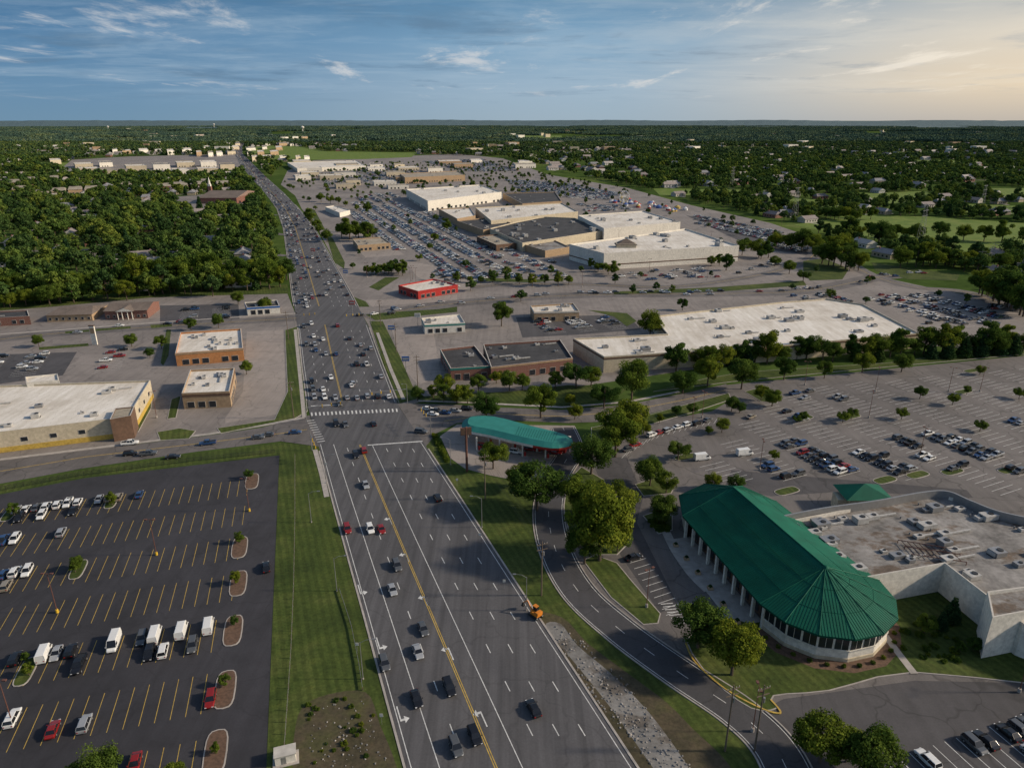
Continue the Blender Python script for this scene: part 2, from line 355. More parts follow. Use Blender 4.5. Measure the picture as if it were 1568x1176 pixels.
fields=[GL(p) for p in ([(1215,345),(1300,330),(1420,332),(1568,342),(1700,345),(1700,398),(1568,392),(1480,388),(1400,376),(1300,360)],[(1305,297),(1420,293),(1428,309),(1330,313)],
    [(1510,289),(1660,287),(1660,304),(1525,304)],[(380,226),(440,222),(500,232),(640,234),(630,241),(560,244),(400,246),(374,233)],[(780,208),(860,208),(860,214),(790,215)],
    [(1000,289),(1160,291),(1175,301),(1010,299)],[(60,248),(110,250),(110,262),(60,258)],[(280,196),(340,196),(340,199),(280,199)],[(1090,225),(1180,226),(1180,231),(1100,230)],[(120,212),(230,211),(230,215),(130,216)],[(1240,262),(1320,263),(1310,268),(1240,267)],
    [(400,213),(520,212),(560,216),(440,218)],[(640,215),(700,214),(700,218),(640,219)],[(1400,245),(1520,247),(1510,252),(1400,251)],[(900,232),(990,233),(980,237),(900,236)],
    [(1180,302),(1270,306),(1300,318),(1220,318)],[(1450,312),(1568,316),(1568,328),(1470,326)],[(1030,272),(1120,270),(1130,277),(1040,279)],[(700,226),(790,226),(780,230),(700,230)])]
for f in fields: sheet('meadow',f,.06,'field')
# ================= markings =================
mk=MB()
Z=.115
YL=.39
def cut(line,lo,hi): return [p for p in resample(line,3) if lo<=p[1]<=hi]
yi0,yi1=G(0,672)[1],G(0,628)[1]
for seg in ((70,yi0-3),(yi1+8,G(0,496)[1]),(G(0,470)[1],5000)):
    for f,m,w in ((.022,'white',.17),(.975,'white',.17)):
        ribbon(mk,cut(lane(f),*seg),w,Z,m)
    for o in (-.2,.2): ribbon(mk,cut(lane(YL),*seg),.18,Z,'yellow',o)
    for f in (.26,.62,.74,.86)+((.145,) if seg[0]>100 else ()):
        l=cut(lane(f),*seg)
        if len(l)>3: dashes(mk,l,.2,Z,'white',3,9,1600)
l=cut(lane(.505),70,yi0-3); ribbon(mk,l,.18,Z,'white')
ribbon(mk,cut(lane(.145),70,yi0-3),.18,Z,'white')
ribbon(mk,[G(563,682),G(647,676)],.7,Z,'white')
ribbon(mk,[G(476,622),G(523,620)],.6,Z,'white')
for i in range(22):
    t=i/21; a=G(478+t*130,637-t*6); b=G(477+t*130,632-t*6); ribbon(mk,[a,b],.6,Z,'white')
for i in range(10):
    t=i/9; a=G(470+t*16,645+t*32); b=(a[0]+2.6,a[1]+.9); ribbon(mk,[a,b],.45,Z,'white')
for o in (.15,-.15): ribbon(mk,GL([(0,722),(130,700),(300,680),(430,664),(470,658)]),.15,.108,'yellow',o)
for o in (.15,-.15): ribbon(mk,GL([(680,645),(760,634),(860,638),(960,630),(1050,612),(1110,598)]),.15,.108,'yellow',o)
def arrow(u,v,turn,toward,s=1.35):
    c=Vector(G(u,v)); d=Vector((-math.sin(RA),math.cos(RA)))*( -1 if toward else 1); n=Vector((-d.y,d.x))*turn
    q=lambda a,b:(*(c+d*a*s+n*b*s*.8),Z)
    mk.face([q(-2,-.12),q(-2,.12),q(.6,.12),q(.6,-.12)],'white'); mk.face([q(.6,-.12),q(.6,.7),q(1,.7),q(1,-.12)],'white')
    mk.face([q(.1,.7),q(.8,1.6),q(1.5,.7)],'white')
for u,v in ((652,918),(689,998),(739,1097),(622,852),(598,797)): arrow(u,v,1,False)
for u,v in ((551,905),(580,988),(612,1097),): arrow(u,v,1,True)
mk.build('road_markings')
kb=MB()
for Ln,sg in ((RL,1),(RR,-1)):
    for lo,hi in ((70,yi0-8),(yi1+10,G(0,500)[1]),(G(0,470)[1],1000)):
        l=cut(Ln,lo,hi)
        if len(l)>2: ribbon(kb,l,.45,.2,'conc',.25*sg,.2)
kb.build('road_kerb')
pv=MB()
ribbon(pv,GL([(618,612),(598,565),(578,510)]),1.6,.19,'conc',0,.1)
ribbon(pv,GL([(466,640),(460,580),(452,505)]),1.6,.19,'conc',0,.1)
ribbon(pv,GL([(0,704),(180,682),(320,665),(400,652),(466,640)]),1.6,.15,'conc',0,.1)
ribbon(pv,GL([(640,614),(720,617),(860,624),(960,616),(1040,600)]),1.6,.19,'conc',0,.1)
ribbon(pv,GL([(489,688),(500,725),(508,760)]),1.6,.15,'conc',-1.5,.1)
ribbon(pv,GL([(1345,960),(1375,1000),(1400,1032)]),1.6,.2,'conc',0,.1)
ribbon(pv,GL([(0,512),(100,505),(240,494),(455,480)]),1.8,.1,'conc',0,.1)
ribbon(pv,smooth(GL([(1020,815),(1035,845),(1060,880),(1085,905)])),2.5,.15,'conc',0,.1)
pv.build('pavement')
# ================= vehicles =================
PAINT={'white':(.72,.72,.7),'silver':(.36,.37,.38),'grey':(.1,.105,.11),'black':(.012,.012,.014),'red':(.28,.015,.012),'blue':(.025,.07,.18),'beige':(.3,.26,.2),'green':(.02,.07,.05)}
PW=[22,16,19,25,6,8,3,1]
PM={}
for k,c in PAINT.items():
    m,nt,b=nmat('car_paint_'+k); b.inputs['Roughness'].default_value=.28
    n=noise(nt,3,2); nt.links.new(ramp(nt,n,[(.3,tuple(x*.9 for x in c)),(.7,c)]),b.inputs['Base Color'])
    b.inputs['Coat Weight'].default_value=.4; b.inputs['Metallic'].default_value=.2 if k!='white' else 0; PM[k]=m
M['tyre']=simple('tyre_rubber',(.015,.015,.015),.9)
M['cglass']=simple('car_glass',(.012,.014,.018),.08)
M['head']=simple('headlamp',(.6,.6,.6),.2); M['tail']=simple('tail_lamp',(.3,.01,.01),.3)
def car_mesh(kind,P):
    mb=MB()
    spec={'sedan':dict(st=[(-2.35,.5,.72,.8),(-2.25,.35,.9,.86),(-1.7,.25,.99,.91),(0,.22,.96,.92),(1.0,.22,.93,.92),(1.8,.25,.8,.9),(2.2,.33,.68,.84),(2.35,.42,.56,.74)],gh=(-1.85,1.05,-1.15,.3,1.45)),
     'suv':dict(st=[(-2.3,.5,.85,.84),(-2.25,.35,1.08,.9),(-1.7,.3,1.1,.94),(0,.28,1.07,.95),(1.0,.28,1.05,.95),(1.9,.32,.97,.92),(2.25,.4,.82,.86),(2.35,.5,.7,.78)],gh=(-2.22,1.15,-1.95,.45,1.74)),
     'pickup_truck':dict(st=[(-2.9,.55,1.0,.9),(-2.8,.45,1.15,.97),(-.9,.4,1.15,.98),(0,.35,1.12,.98),(1.1,.35,1.12,.98),(2.2,.4,1.05,.95),(2.6,.45,.95,.9),(2.7,.55,.8,.85)],gh=(-.95,1.35,-.75,.75,1.85)),
     'van':dict(st=[(-2.9,.45,1.2,.94),(-2.85,.35,1.25,.98),(-1,.3,1.25,1.0),(0,.3,1.25,1.0),(1.5,.3,1.22,1.0),(2.3,.33,1.12,.97),(2.7,.4,.95,.9),(2.8,.5,.75,.82)],gh=(-2.88,2.2,-2.84,1.35,2.45))}[kind]
    st=spec['st']; rings=[]; mi=mb.m(P)
    for x,zb,zt,w in st:
        b=len(mb.v); zm=zb+(zt-zb)*.55
        mb.v+=[(x,-w*.9,zb),(x,-w,zm),(x,-w*.94,zt-.06),(x,-w*.82,zt),(x,w*.82,zt),(x,w*.94,zt-.06),(x,w,zm),(x,w*.9,zb)]; rings.append(b)
    for a,b in zip(rings,rings[1:]):
        for i in range(8):
            j=(i+1)%8; mb.f.append((a+i,a+j,b+j,b+i)); mb.mi.append(mi)
    mb.f.append(tuple(rings[0]+i for i in range(8))); mb.mi.append(mi)
    mb.f.append(tuple(rings[-1]+7-i for i in range(8))); mb.mi.append(mi)
    x0,x1,x2,x3,h=spec['gh']; zb=max(s[2] for s in st if x0-.3<=s[0]<=x1+.1)-.06; w=.86 if kind=='sedan' else .9; wt=w-.2
    if kind=='van': w=.97; wt=.85
    B=[(x0,-w,zb),(x1,-w,zb),(x1,w,zb),(x0,w,zb)]; T=[(x2,-wt,h-.05),(x3,-wt,h-.05),(x3,wt,h-.05),(x2,wt,h-.05)]
    side=P if kind=='van' else 'cglass'
    mb.face([B[0],B[1],T[1],T[0]],side); mb.face([B[2],B[3],T[3],T[2]],side)
    mb.face([B[1],B[2],T[2],T[1]],'cglass'); mb.face([B[3],B[0],T[0],T[3]],side)
    R=[(x2+.12,-wt+.1,h),(x3-.15,-wt+.1,h),(x3-.15,wt-.1,h),(x2+.12,wt-.1,h)]
    mb.face(R,P)
    for i in range(4):
        j=(i+1)%4; mb.face([T[i],T[j],R[j],R[i]],P)
    for s in (-1,1):
        for f in ((0.0,0.0),(.5,.5),(1,1)):
            xb=x0+(x1-x0)*f[0]; xt=x2+(x3-x2)*f[1]
            mb.tube((xb,s*(w+.005),zb),(xt,s*(wt+.005),h-.03),.045,.04,P,4)
        if kind=='van': mb.box((1.45,s*.97,1.6),(.9,.05,.5),'cglass')
        mb.box((st[-1][0]-.06,s*.62,(st[-1][1]+st[-1][2])/2+.08),(.16,.34,.14),'head'); mb.box((st[0][0]+.02,s*.66,(st[0][1]+st[0][2])/2+.1),(.1,.26,.2),'tail')
        mb.box((x1-.25,s*(w+.16),zb+.12),(.16,.2,.14),P)
        fr=st[-1][0]-.95; rr=st[0][0]+.95
        for x in (fr,rr): mb.tube((x,s*.68,.33),(x,s*.95,.33),.34,.34,'tyre',12); mb.tube((x,s*.9,.33),(x,s*.965,.33),.2,.19,'steel',8)
    if kind=='pickup_truck':
        mb.box((-1.9,0,1.165),(1.75,1.45,.02),'black')
        for s in (-1,1): mb.box((-1.9,s*.83,1.2),(1.9,.12,.1),P)
        mb.box((-2.8,0,1.2),(.1,1.7,.1),P)
    return mb
CARM={}; carcol=bpy.data.collections.new('vehicle_models')
for kind in ('sedan','suv','pickup_truck','van'):
    for k in PAINT:
        if kind=='van' and k not in('white','silver','black'): continue
        ob=car_mesh(kind,PM[k]).build('%s_%s_model'%(kind,k),link=False); CARM[kind,k]=ob.data
for kind,k in (('sedan','white'),('suv','white'),('sedan','black'),('suv','black'),('sedan','grey'),('suv','grey'),('sedan','silver'),('sedan','red'),('suv','blue'),('pickup_truck','white'),('suv','silver')):
    carcol.objects.link(bpy.data.objects.new('far_'+kind+k,CARM[kind,k]))
def rc(): return random.choices(list(PAINT),PW)[0]
def car(x,y,head,kind=None,color=None,z=.11,parked=True):
    kind=kind or random.choices(['sedan','suv','pickup_truck'],[45,43,12])[0]
    color=color or rc()
    if (kind,color) not in CARM: color='white'
    nm={'sedan':'parked_sedan' if parked else 'sedan','suv':'parked_suv' if parked else 'suv','pickup_truck':'pickup_truck','van':'cargo_van'}[kind]
    s=random.uniform(.98,1.08)
    ob=bpy.data.objects.new(nm,CARM[kind,color]); ob.location=(x,y,z); ob.rotation_euler=(0,0,head); ob.scale=(s,1.03,s); COL.objects.link(ob)
HR=math.pi/2+RA
def rcar(u,v,kind=None,color=None,toward=None,d=0):
    x,y=G(u,v)
    L=lane(YL); xs=np.interp(y,[p[1] for p in L],[p[0] for p in L])
    tw=(x<xs) if toward is None else toward
    car(x,y,HR+(math.pi if tw else 0)+d,kind,color,.11,False)
for a in ((557,692,'suv','red'),(545,699,'suv','black'),(560,745,'sedan','silver'),(670,765,'suv','black'),(532,813,'suv','red'),(567,813,'suv','white'),(584,813,'sedan','red'),
          (608,869,'suv','grey'),(601,906,'sedan','silver'),(648,966,'sedan','grey'),(640,1001,'sedan','silver'),(589,1019,'suv','grey'),(638,1073,'sedan','black'),(688,1056,'suv','black'),(727,1130,'suv','black'),(698,1147,'suv','grey'),(817,1088,'sedan','black'),
          (515,651,'suv','black'),(529,652,'sedan','grey'),(572,651,'sedan','black'),(520,620,'sedan','grey'),(538,592,'sedan','white')):
    rcar(*a)
farcars=[]
def addfar(x,y,h): farcars.append((x,y,.1,1.04,h,random.randrange(11)))
for f,tw in ((.085,1),(.2,1),(.32,1),(.45,0),(.56,0),(.68,0),(.8,0),(.92,0)):
    r=resample(lane(f),2.0); pos=yi1+12
    for p in r:
        if p[1]>pos:
            if not(G(0,497)[1]<p[1]<G(0,472)[1]):
                if p[1]<430: car(p[0],p[1],HR+(math.pi if tw else 0),None,None,.11,False)
                else: addfar(p[0],p[1],HR+(math.pi if tw else 0))
            pos=p[1]+random.choice([9,14,24,34,55])*(1.0 if tw else 1.7)*(1 if p[1]<1000 else 1.5)
for u,v,h in ((200,681,.27),(228,697,.27),(318,681,3.4),(265,702,.27),(395,672,.2),(410,668,3.3),(452,664,.2),(200,697,.27)):
    x,y=G(u,v); car(x,y,h,None,None,.1,False)
for i,(u,v) in enumerate(((655,628),(668,632),(682,634),(697,631),(663,636),(715,628),(645,663))):
    x,y=G(u,v); car(x,y,-.2,None,None,.1,False)
for l in (st_l,st_r):
    for o in (3,-3,6):
        for p,q in zip(resample(offs(l,o),8),resample(offs(l,o),8)[1:]):
            if random.random()<.22: addfar(p[0],p[1],math.atan2(q[1]-p[1],q[0]-p[0]))
# ================= parking lots =================
pk=MB()
def rows(poly,org,rdir,spacing,mat,z,umin=-400,umax=400,kmin=-20,kmax=20,sw=2.75,sl=5.3,excl=(),lw=.14):
    r=Vector(rdir).normalized(); n=Vector((-r.y,r.x)); O=Vector(org); out=[]
    c=[]
    for k in range(kmin,kmax):
        for j in range(int(umin/sw),int(umax/sw)):
            p=O+n*(k*spacing)+r*(j*sw); c.append((p.x,p.y))
    ok=np.ones(len(c),bool); C=np.array(c)
    for s in (-1,1):
        ok&=pip(C+np.array([n.x,n.y])*s*sl+np.array([r.x,r.y])*1.5,poly)&pip(C+np.array([n.x,n.y])*s*sl-np.array([r.x,r.y])*1.5,poly)
    for e in excl: ok&=~pip(C,e)
    for i in np.nonzero(ok)[0]:
        p=Vector(c[i])
        if z is not None: ribbon(pk,[tuple(p-n*sl),tuple(p+n*sl)],lw,z,mat)
        for s in (-1,1):
            q=p+r*(sw/2)+n*(s*sl*.5); out.append((q.x,q.y,math.atan2(n.y,n.x)+(0 if random.random()<.7 else math.pi)+(0 if s>0 else math.pi)))
    return out
def occupy(st,u,v,n,kind=None,color=None):
    x,y=G(u,v)
    st.sort(key=lambda s:(s[0]-x)**2+(s[1]-y)**2)
    k=0
    for _ in range(n):
        if k>=len(st): break
        s=st.pop(k); car(s[0]+random.uniform(-.15,.15),s[1]+random.uniform(-.3,.3),s[2]+random.uniform(-.03,.03),kind,color,.06)
        if random.random()<.25: k+=1
poly_rows=GL([(352,1000),(395,720),(130,745),(0,765),(-260,810),(-300,1290),(318,1290),(330,1120)])
stL=rows(poly_rows,(-59-4.0,115-1.1),(.963,.27),17.9,'yellow',.055,-160,20,-4,9,2.8,5.6,(),.12)
for a_ in ((130,735,1),(190,757,1),(212,765,1),(60,770,3),(80,775,3),(125,764,3),(28,790,1),(20,825,3),(104,812,1),(55,870,1,'suv','white'),(12,885,4),(75,997,1,'van','white'),(97,995,2),(130,1013,1),
           (180,978,1,'van','white'),(222,966,1,'suv','grey'),(242,965,1,'van','white'),(280,960,1,'van','white'),(316,971,1,'van','white'),(255,990,1,'suv','white'),(236,995,1,'suv','black'),(292,985,1,'suv','grey'),
           (28,1020,1,'suv','black'),(32,1103,1,'suv','white'),(90,1115,1,'sedan','red'),(138,1107,1,'suv','silver'),(318,1068,1,'suv','red'),(210,1168,1,'sedan','red'),(175,767,1)):
    occupy(stL,*a_)
x,y=G(408,871); car(x,y,HR,'sedan','black',.06,False)
lotR=GL([(1150,620),(1240,588),(1340,580),(1568,560),(1800,560),(1800,760),(1568,770),(1480,745),(1300,735),(1120,752),(1060,715),(1100,670)])
r25=(-math.sin(math.radians(25)),math.cos(math.radians(25)))
O25=G(1250,700)
stR=rows(lotR,O25,r25,18.2,'white',.055,-120,200,-14,14)
for a_ in ((1215,682,4),(1240,695,4),(1255,715,5),(1275,720,4),(1290,722,3),(1180,722,3),(1390,680,4),(1425,672,3),(1345,708,4),(1330,712,2),(1370,718,3),(1465,674,4),(1470,685,4),(1465,716,2),(1530,690,3),(1505,695,2),(1555,650,2),(1425,703,2),(1265,612,2),(1220,602,2),(1230,635,2),(1200,632,1),(1560,720,2)):
    occupy(stR,*a_)
for u,v,k,c in ((1140,697,'van','white'),(1075,704,'van','white')):
    x,y=G(u,v); car(x,y,.25,k,c,.06)
for u,v in ((962,690),(973,683),(998,668),(1010,664),(1022,661),(1038,656),(1053,652),(1067,650),(1083,645),(1150,640),(1240,600)):
    x,y=G(u,v); car(x,y,.6+random.uniform(-.1,.1),None,None,.06)
arc=smooth(GL([(955,697),(1000,670),(1050,655),(1095,645)]),6)
for p in resample(arc,2.8): ribbon(pk,[(p[0]-1,p[1]-2.4),(p[0]+1.6,p[1]+2.4)],.12,.055,'white')
for i in range(10):
    t=i/9; ax,ay=G(965+t*55,862+t*80); ribbon(pk,[(ax,ay),(ax+4.6,ay+2.2)],.14,.06,'white')
for i in range(8):
    t=i/7; ax,ay=G(1012+t*22,925+t*30); ribbon(pk,[(ax,ay),(ax+3,ay+.4)],.25,.061,'white')
x,y=G(970,856); car(x,y,.45,'sedan','black',.06)
lotB=GL([(1200,1075),(1400,1045),(1568,1040),(1800,1060),(1900,1250),(1250,1250),(1230,1120)])
stB=rows(lotB,G(1465,1035),(.95,.31),17.5,'white',.056,-60,90,-6,4,2.8)
for a_ in ((1380,1137,1,'suv','white'),(1463,1108,1,'sedan','black'),(1468,1120,1,'suv','grey'),(1465,1030,1,'sedan','grey'),(1500,1025,1,'suv','black'),(1520,1022,1,'sedan','red'),(1530,1110,1,'sedan','black'),(1545,1115,1),(1560,1140,1,'sedan','silver')):
    occupy(stB,*a_)
rr=(-math.sin(math.radians(20.3)),math.cos(math.radians(20.3)))
def mall_lot(px,p,z=.05):
    poly=GL(px); st=rows(poly,poly[0],rr,18,'white',z,-600,900,-30,30,2.75)
    for s in st:
        q=p
        if mnoise.noise((s[0]*.012,s[1]*.006,3.3))<-.15: q*=.45
        if random.random()<q:
            if s[1]<430: car(s[0],s[1],s[2],None,None,.05)
            else: addfar(*s)
mall_lot([(520,330),(600,305),(640,318),(690,335),(745,372),(835,395),(860,400),(905,425),(700,430),(620,395),(560,355)],.85)
mall_lot([(545,300),(600,295),(620,302),(560,318),(530,318)],.5)
mall_lot([(930,418),(1140,408),(1200,395),(1215,412),(1100,428),(930,434)],.3)
mall_lot([(1060,325),(1150,342),(1240,368),(1240,390),(1170,380),(1140,362),(1060,345)],.9)
mall_lot([(620,405),(690,412),(760,432),(700,445),(650,425)],.35)
mall_lot([(560,430),(608,425),(612,450),(580,455)],.6)
mall_lot([(1180,455),(1300,448),(1360,470),(1330,470),(1200,460)],.6)
mall_lot([(1310,452),(1400,450),(1540,470),(1568,500),(1420,505),(1350,475)],.55)
mall_lot([(780,495),(960,485),(975,505),(880,512),(790,515)],.35)
mall_lot([(600,510),(660,508),(670,560),(625,570)],.15)
mall_lot([(470,268),(600,256),(650,262),(610,278),(500,284)],.6)
mall_lot([(770,275),(860,280),(960,297),(930,308),(800,300)],.75)
mall_lot([(640,248),(740,244),(800,262),(720,264)],.6)
mall_lot([(880,312),(960,316),(985,322),(890,326)],.6)
mall_lot([(-60,545),(60,540),(115,545),(90,570),(0,585),(-80,590)],.4)
mall_lot([(383,510),(430,505),(434,625),(372,636),(372,570)],.12)
mall_lot([(245,472),(362,470),(365,490),(245,494)],.2)
mall_lot([(120,540),(240,530),(235,565),(110,575)],.15)
pk.build('parking_stall_markings')
# ================= trees =================
def add_leaves(mb,shade,rng,clumps,n_per,size,mat,flat=.75):
    for (c,r,sh) in clumps:
        n=n_per
        d=rng.normal(size=(n,3)); d/=np.linalg.norm(d,axis=1)[:,None]
        pos=np.array(c)+d*(r*rng.uniform(.6,1.08,(n,1)))*np.array([1,1,flat])
        nr=d+rng.normal(size=(n,3))*.45; nr/=np.linalg.norm(nr,axis=1)[:,None]
        t=np.cross(nr,rng.normal(size=(n,3))); t/=np.linalg.norm(t,axis=1)[:,None]; b=np.cross(nr,t)
        sz=size*rng.uniform(.6,1.3,(n,1)); t*=sz; b*=sz*.75
        V=np.stack([pos-t*.5,pos+b*.5,pos+t*.5,pos-b*.5],1).reshape(-1,3)
        base=len(mb.v); mb.v+= [tuple(x) for x in V.tolist()]; mi=mb.m(mat)
        for i in range(n): mb.f.append((base+4*i,base+4*i+1,base+4*i+2,base+4*i+3))
        mb.mi+=[mi]*n
        s=np.clip(sh+rng.normal(size=n)*.16,0,1); shade.append((base,np.repeat(s,4)))
def finish(mb,shade,name):
    ob=mb.build(name,link=False); me=ob.data
    at=me.attributes.new('shade','FLOAT','POINT'); arr=np.full(len(mb.v),.5,np.float32)
    for b,s in shade: arr[b:b+len(s)]=s
    at.data.foreach_set('value',arr); return me
def crown_clumps(rng,kind,n):
    out=[]
    for i in range(n):
        while True:
            p=rng.uniform(-1,1,3); l=np.linalg.norm(p)
            if (.45 if i%4 else .0)<l<1: break
        if kind=='round': c=(p[0]*.40,p[1]*.40,.57+p[2]*.29); r=rng.uniform(.1,.18)
        else: c=(p[0]*.29,p[1]*.29,.56+p[2]*.33); r=rng.uniform(.09,.15)
        out.append((c,r,float(np.clip(.5+rng.normal()*.22,0,1))))
    return out
def make_tree(name,seed,kind,ncl,nleaf,size,leaf='leaf'):
    rng=np.random.default_rng(seed); mb=MB(); sh=[]
    mb.tube((0,0,0),(.01,0,.3),.028,.02,'bark',7)
    cl=crown_clumps(rng,kind,ncl)
    mb.tube((.01,0,.3),(0,.01,.72),.02,.006,'bark',5)
    for c,r,_ in cl[:9]: mb.tube((0,0,rng.uniform(.2,.42)),c,.011,.004,'bark',4)
    add_leaves(mb,sh,rng,cl,nleaf//ncl,size,leaf)
    return finish(mb,sh,name)
def make_conifer(name,seed,nl,size):
    rng=np.random.default_rng(seed); mb=MB(); sh=[]
    mb.tube((0,0,0),(0,0,.95),.02,.004,'bark',6); cl=[]
    for i in range(13):
        z=.1+i*.068; R=.24*(1-(z-.1)/.9)**.85+.015; k=max(3,int(9*(R/.24)+1))
        for j in range(k):
            t=2*math.pi*(j+rng.uniform(-.3,.3))/k; cl.append(((R*.65*math.cos(t),R*.65*math.sin(t),z),max(.03,R*.42),float(np.clip(.5+rng.normal()*.2,0,1))))
    add_leaves(mb,sh,rng,cl,nl//len(cl),size,'needle',.55); return finish(mb,sh,name)
NEAR={'round':[make_tree('broadleaf_crown',10+i,'round',(40,28,48,34,44,24)[i],10500,.037) for i in range(6)],
      'oval':[make_tree('oval_crown',30+i,'oval',26,6000,.043) for i in range(3)],
      'conifer':[make_conifer('conifer_crown',50+i,6000,.04) for i in range(2)]}
def col_of(name,meshes):
    c=bpy.data.collections.new(name)
    for i,m in enumerate(meshes): c.objects.link(bpy.data.objects.new('%s_%d'%(name,i),m))
    return c
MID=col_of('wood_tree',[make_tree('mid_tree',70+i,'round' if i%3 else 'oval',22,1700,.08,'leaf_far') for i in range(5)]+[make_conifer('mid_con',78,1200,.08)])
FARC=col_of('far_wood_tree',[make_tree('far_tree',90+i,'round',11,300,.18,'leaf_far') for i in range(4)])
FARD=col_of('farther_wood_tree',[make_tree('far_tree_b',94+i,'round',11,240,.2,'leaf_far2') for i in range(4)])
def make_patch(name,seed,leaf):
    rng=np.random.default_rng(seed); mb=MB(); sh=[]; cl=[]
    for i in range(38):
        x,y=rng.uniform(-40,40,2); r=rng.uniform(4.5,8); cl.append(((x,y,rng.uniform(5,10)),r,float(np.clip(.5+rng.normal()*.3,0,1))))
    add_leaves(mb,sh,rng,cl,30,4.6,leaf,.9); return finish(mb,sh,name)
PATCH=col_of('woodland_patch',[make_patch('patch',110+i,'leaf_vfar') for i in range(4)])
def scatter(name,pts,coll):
    me=bpy.data.meshes.new(name); me.from_pydata([p[:3] for p in pts],[],[])
    n=len(pts)
    for nm,ty in (('s','FLOAT'),('k','INT')): me.attributes.new(nm,ty,'POINT')
    me.attributes.new('rot','FLOAT_VECTOR','POINT')
    me.attributes['s'].data.foreach_set('value',np.array([p[3] for p in pts],np.float32))
    me.attributes['k'].data.foreach_set('value',np.array([p[5] for p in pts],np.int32))
    R=np.zeros((n,3),np.float32); R[:,2]=[p[4] for p in pts]
    me.attributes['rot'].data.foreach_set('vector',R.ravel())
    ob=bpy.data.objects.new(name,me); COL.objects.link(ob)
    ng=bpy.data.node_groups.new(name,'GeometryNodeTree')
    ng.interface.new_socket(name='Geometry',in_out='INPUT',socket_type='NodeSocketGeometry')
    ng.interface.new_socket(name='Geometry',in_out='OUTPUT',socket_type='NodeSocketGeometry')
    gi=ng.nodes.new('NodeGroupInput'); go=ng.nodes.new('NodeGroupOutput'); ip=ng.nodes.new('GeometryNodeInstanceOnPoints'); ci=ng.nodes.new('GeometryNodeCollectionInfo')
    ci.inputs['Collection'].default_value=coll; ci.inputs['Separate Children'].default_value=True; ci.inputs['Reset Children'].default_value=True
    ng.links.new(gi.outputs[0],ip.inputs['Points']); ng.links.new(ci.outputs[0],ip.inputs['Instance']); ip.inputs['Pick Instance'].default_value=True
    for nm,ty,so in (('s','FLOAT','Scale'),('k','INT','Instance Index'),('rot','FLOAT_VECTOR','Rotation')):
        a=ng.nodes.new('GeometryNodeInputNamedAttribute'); a.data_type=ty; a.inputs['Name'].default_value=nm
        ng.links.new(a.outputs['Attribute'],ip.inputs[so])
    ng.links.new(ip.outputs[0],go.inputs[0])
    md=ob.modifiers.new('scatter','NODES'); md.node_group=ng; return ob
scatter('distant_parked_cars',farcars,carcol)
def tree_at(x,y,h,kind='round',wide=1.0):
    ob=bpy.data.objects.new({'round':'deciduous_tree','oval':'street_tree','conifer':'conifer_tree'}[kind],random.choice(NEAR[kind]))
    a=random.uniform(.9,1.1) if kind!='conifer' else 1
    ob.location=(x,y,0); ob.rotation_euler=(0,0,random.uniform(0,6.28)); ob.scale=(h*wide*a,h*wide*random.uniform(.92,1.05),h*random.uniform(.92,1.12)); COL.objects.link(ob)
def tpx(u,vc,w,kind='round',wide=1.0):
    vb=vc+.52*w; x,y=G(u,vb); h=w/(.98 if kind=='round' else .86)*rng_(vb)/F
    if kind=='oval': h*=1.15
    tree_at(x,y,h/wide,kind,wide)
for a_ in ((755,692,50),(822,738,84),(795,725,45),(905,690,70),(942,660,76),(962,635,64),(918,797,118),(885,755,64),(940,760,74),(995,718,50),(1020,738,34),(1090,735,28),(1125,737,30),(1015,775,50),(895,830,64),(945,820,50),
           (1068,945,90),(1120,985,94),(1090,960,60),(1255,1118,92),(1332,1145,98),(1295,1135,60),(150,1172,75),(272,1180,40),(680,585,36),(745,620,50),(828,612,54),(882,568,50),(925,600,48),(967,580,62),(1045,580,44),(1083,567,48),(1135,569,52),(1200,562,38),
           (780,582,32),(733,586,28),(800,583,28),(1320,553,34),(1380,553,32),(1262,565,28),(1182,607,30),(1165,600,26),(1038,685,38),(1105,650,24),(1120,618,24),(1132,622,20),(1085,658,14),(768,480,38),(995,497,44),(1045,466,18),
           (293,495,22),(335,491,22),(248,522,24),(378,562,22),(408,465,26),(365,455,22),(1415,952,34),(880,630,24),(873,610,20),(710,600,24),(760,575,24),(850,580,30),(905,575,32)):
    tpx(*a_)
for a_ in ((1455,925,50,'conifer',1.2),(1440,945,36,'conifer',1.2),(1490,982,26,'round'),(1470,990,18,'round')): tpx(*a_)
for u,v in ((60,520),(202,520),(230,540),(1230,637),(1303,633),(1220,640),(1290,636),(1500,650),(1408,600),(120,862),(116,868),(22,780),(172,765),(40,1005),(45,1025),(330,1145),(345,1040),(360,950),(362,885),(368,822),(382,725),(1185,695),(1050,690),(1458,610),(1380,632),(975,640),(1010,640),(1035,628),(1060,625),(990,655),(1560,600),(1500,565),(1480,597)):
    tpx(u,v,random.uniform(14,22) if v<760 else random.uniform(14,20),'round' if v<760 else 'oval')
for i in range(30):
    u=1000+i*20+random.uniform(-6,6); v=556-i*1.0+random.uniform(-3,3)
    if i>1: tpx(u,v-8,random.uniform(28,42),random.choice(['round','round','oval']),1)
for u,v,w in ((1450,528,40),(1475,525,42),(1500,523,44),(1528,518,48),(1550,520,44),(1425,530,36),(1120,545,30),(1145,543,32),(1060,545,28),(1020,547,28),(1310,535,34),(1345,535,34)): tpx(u,v,w,'conifer',1.5)
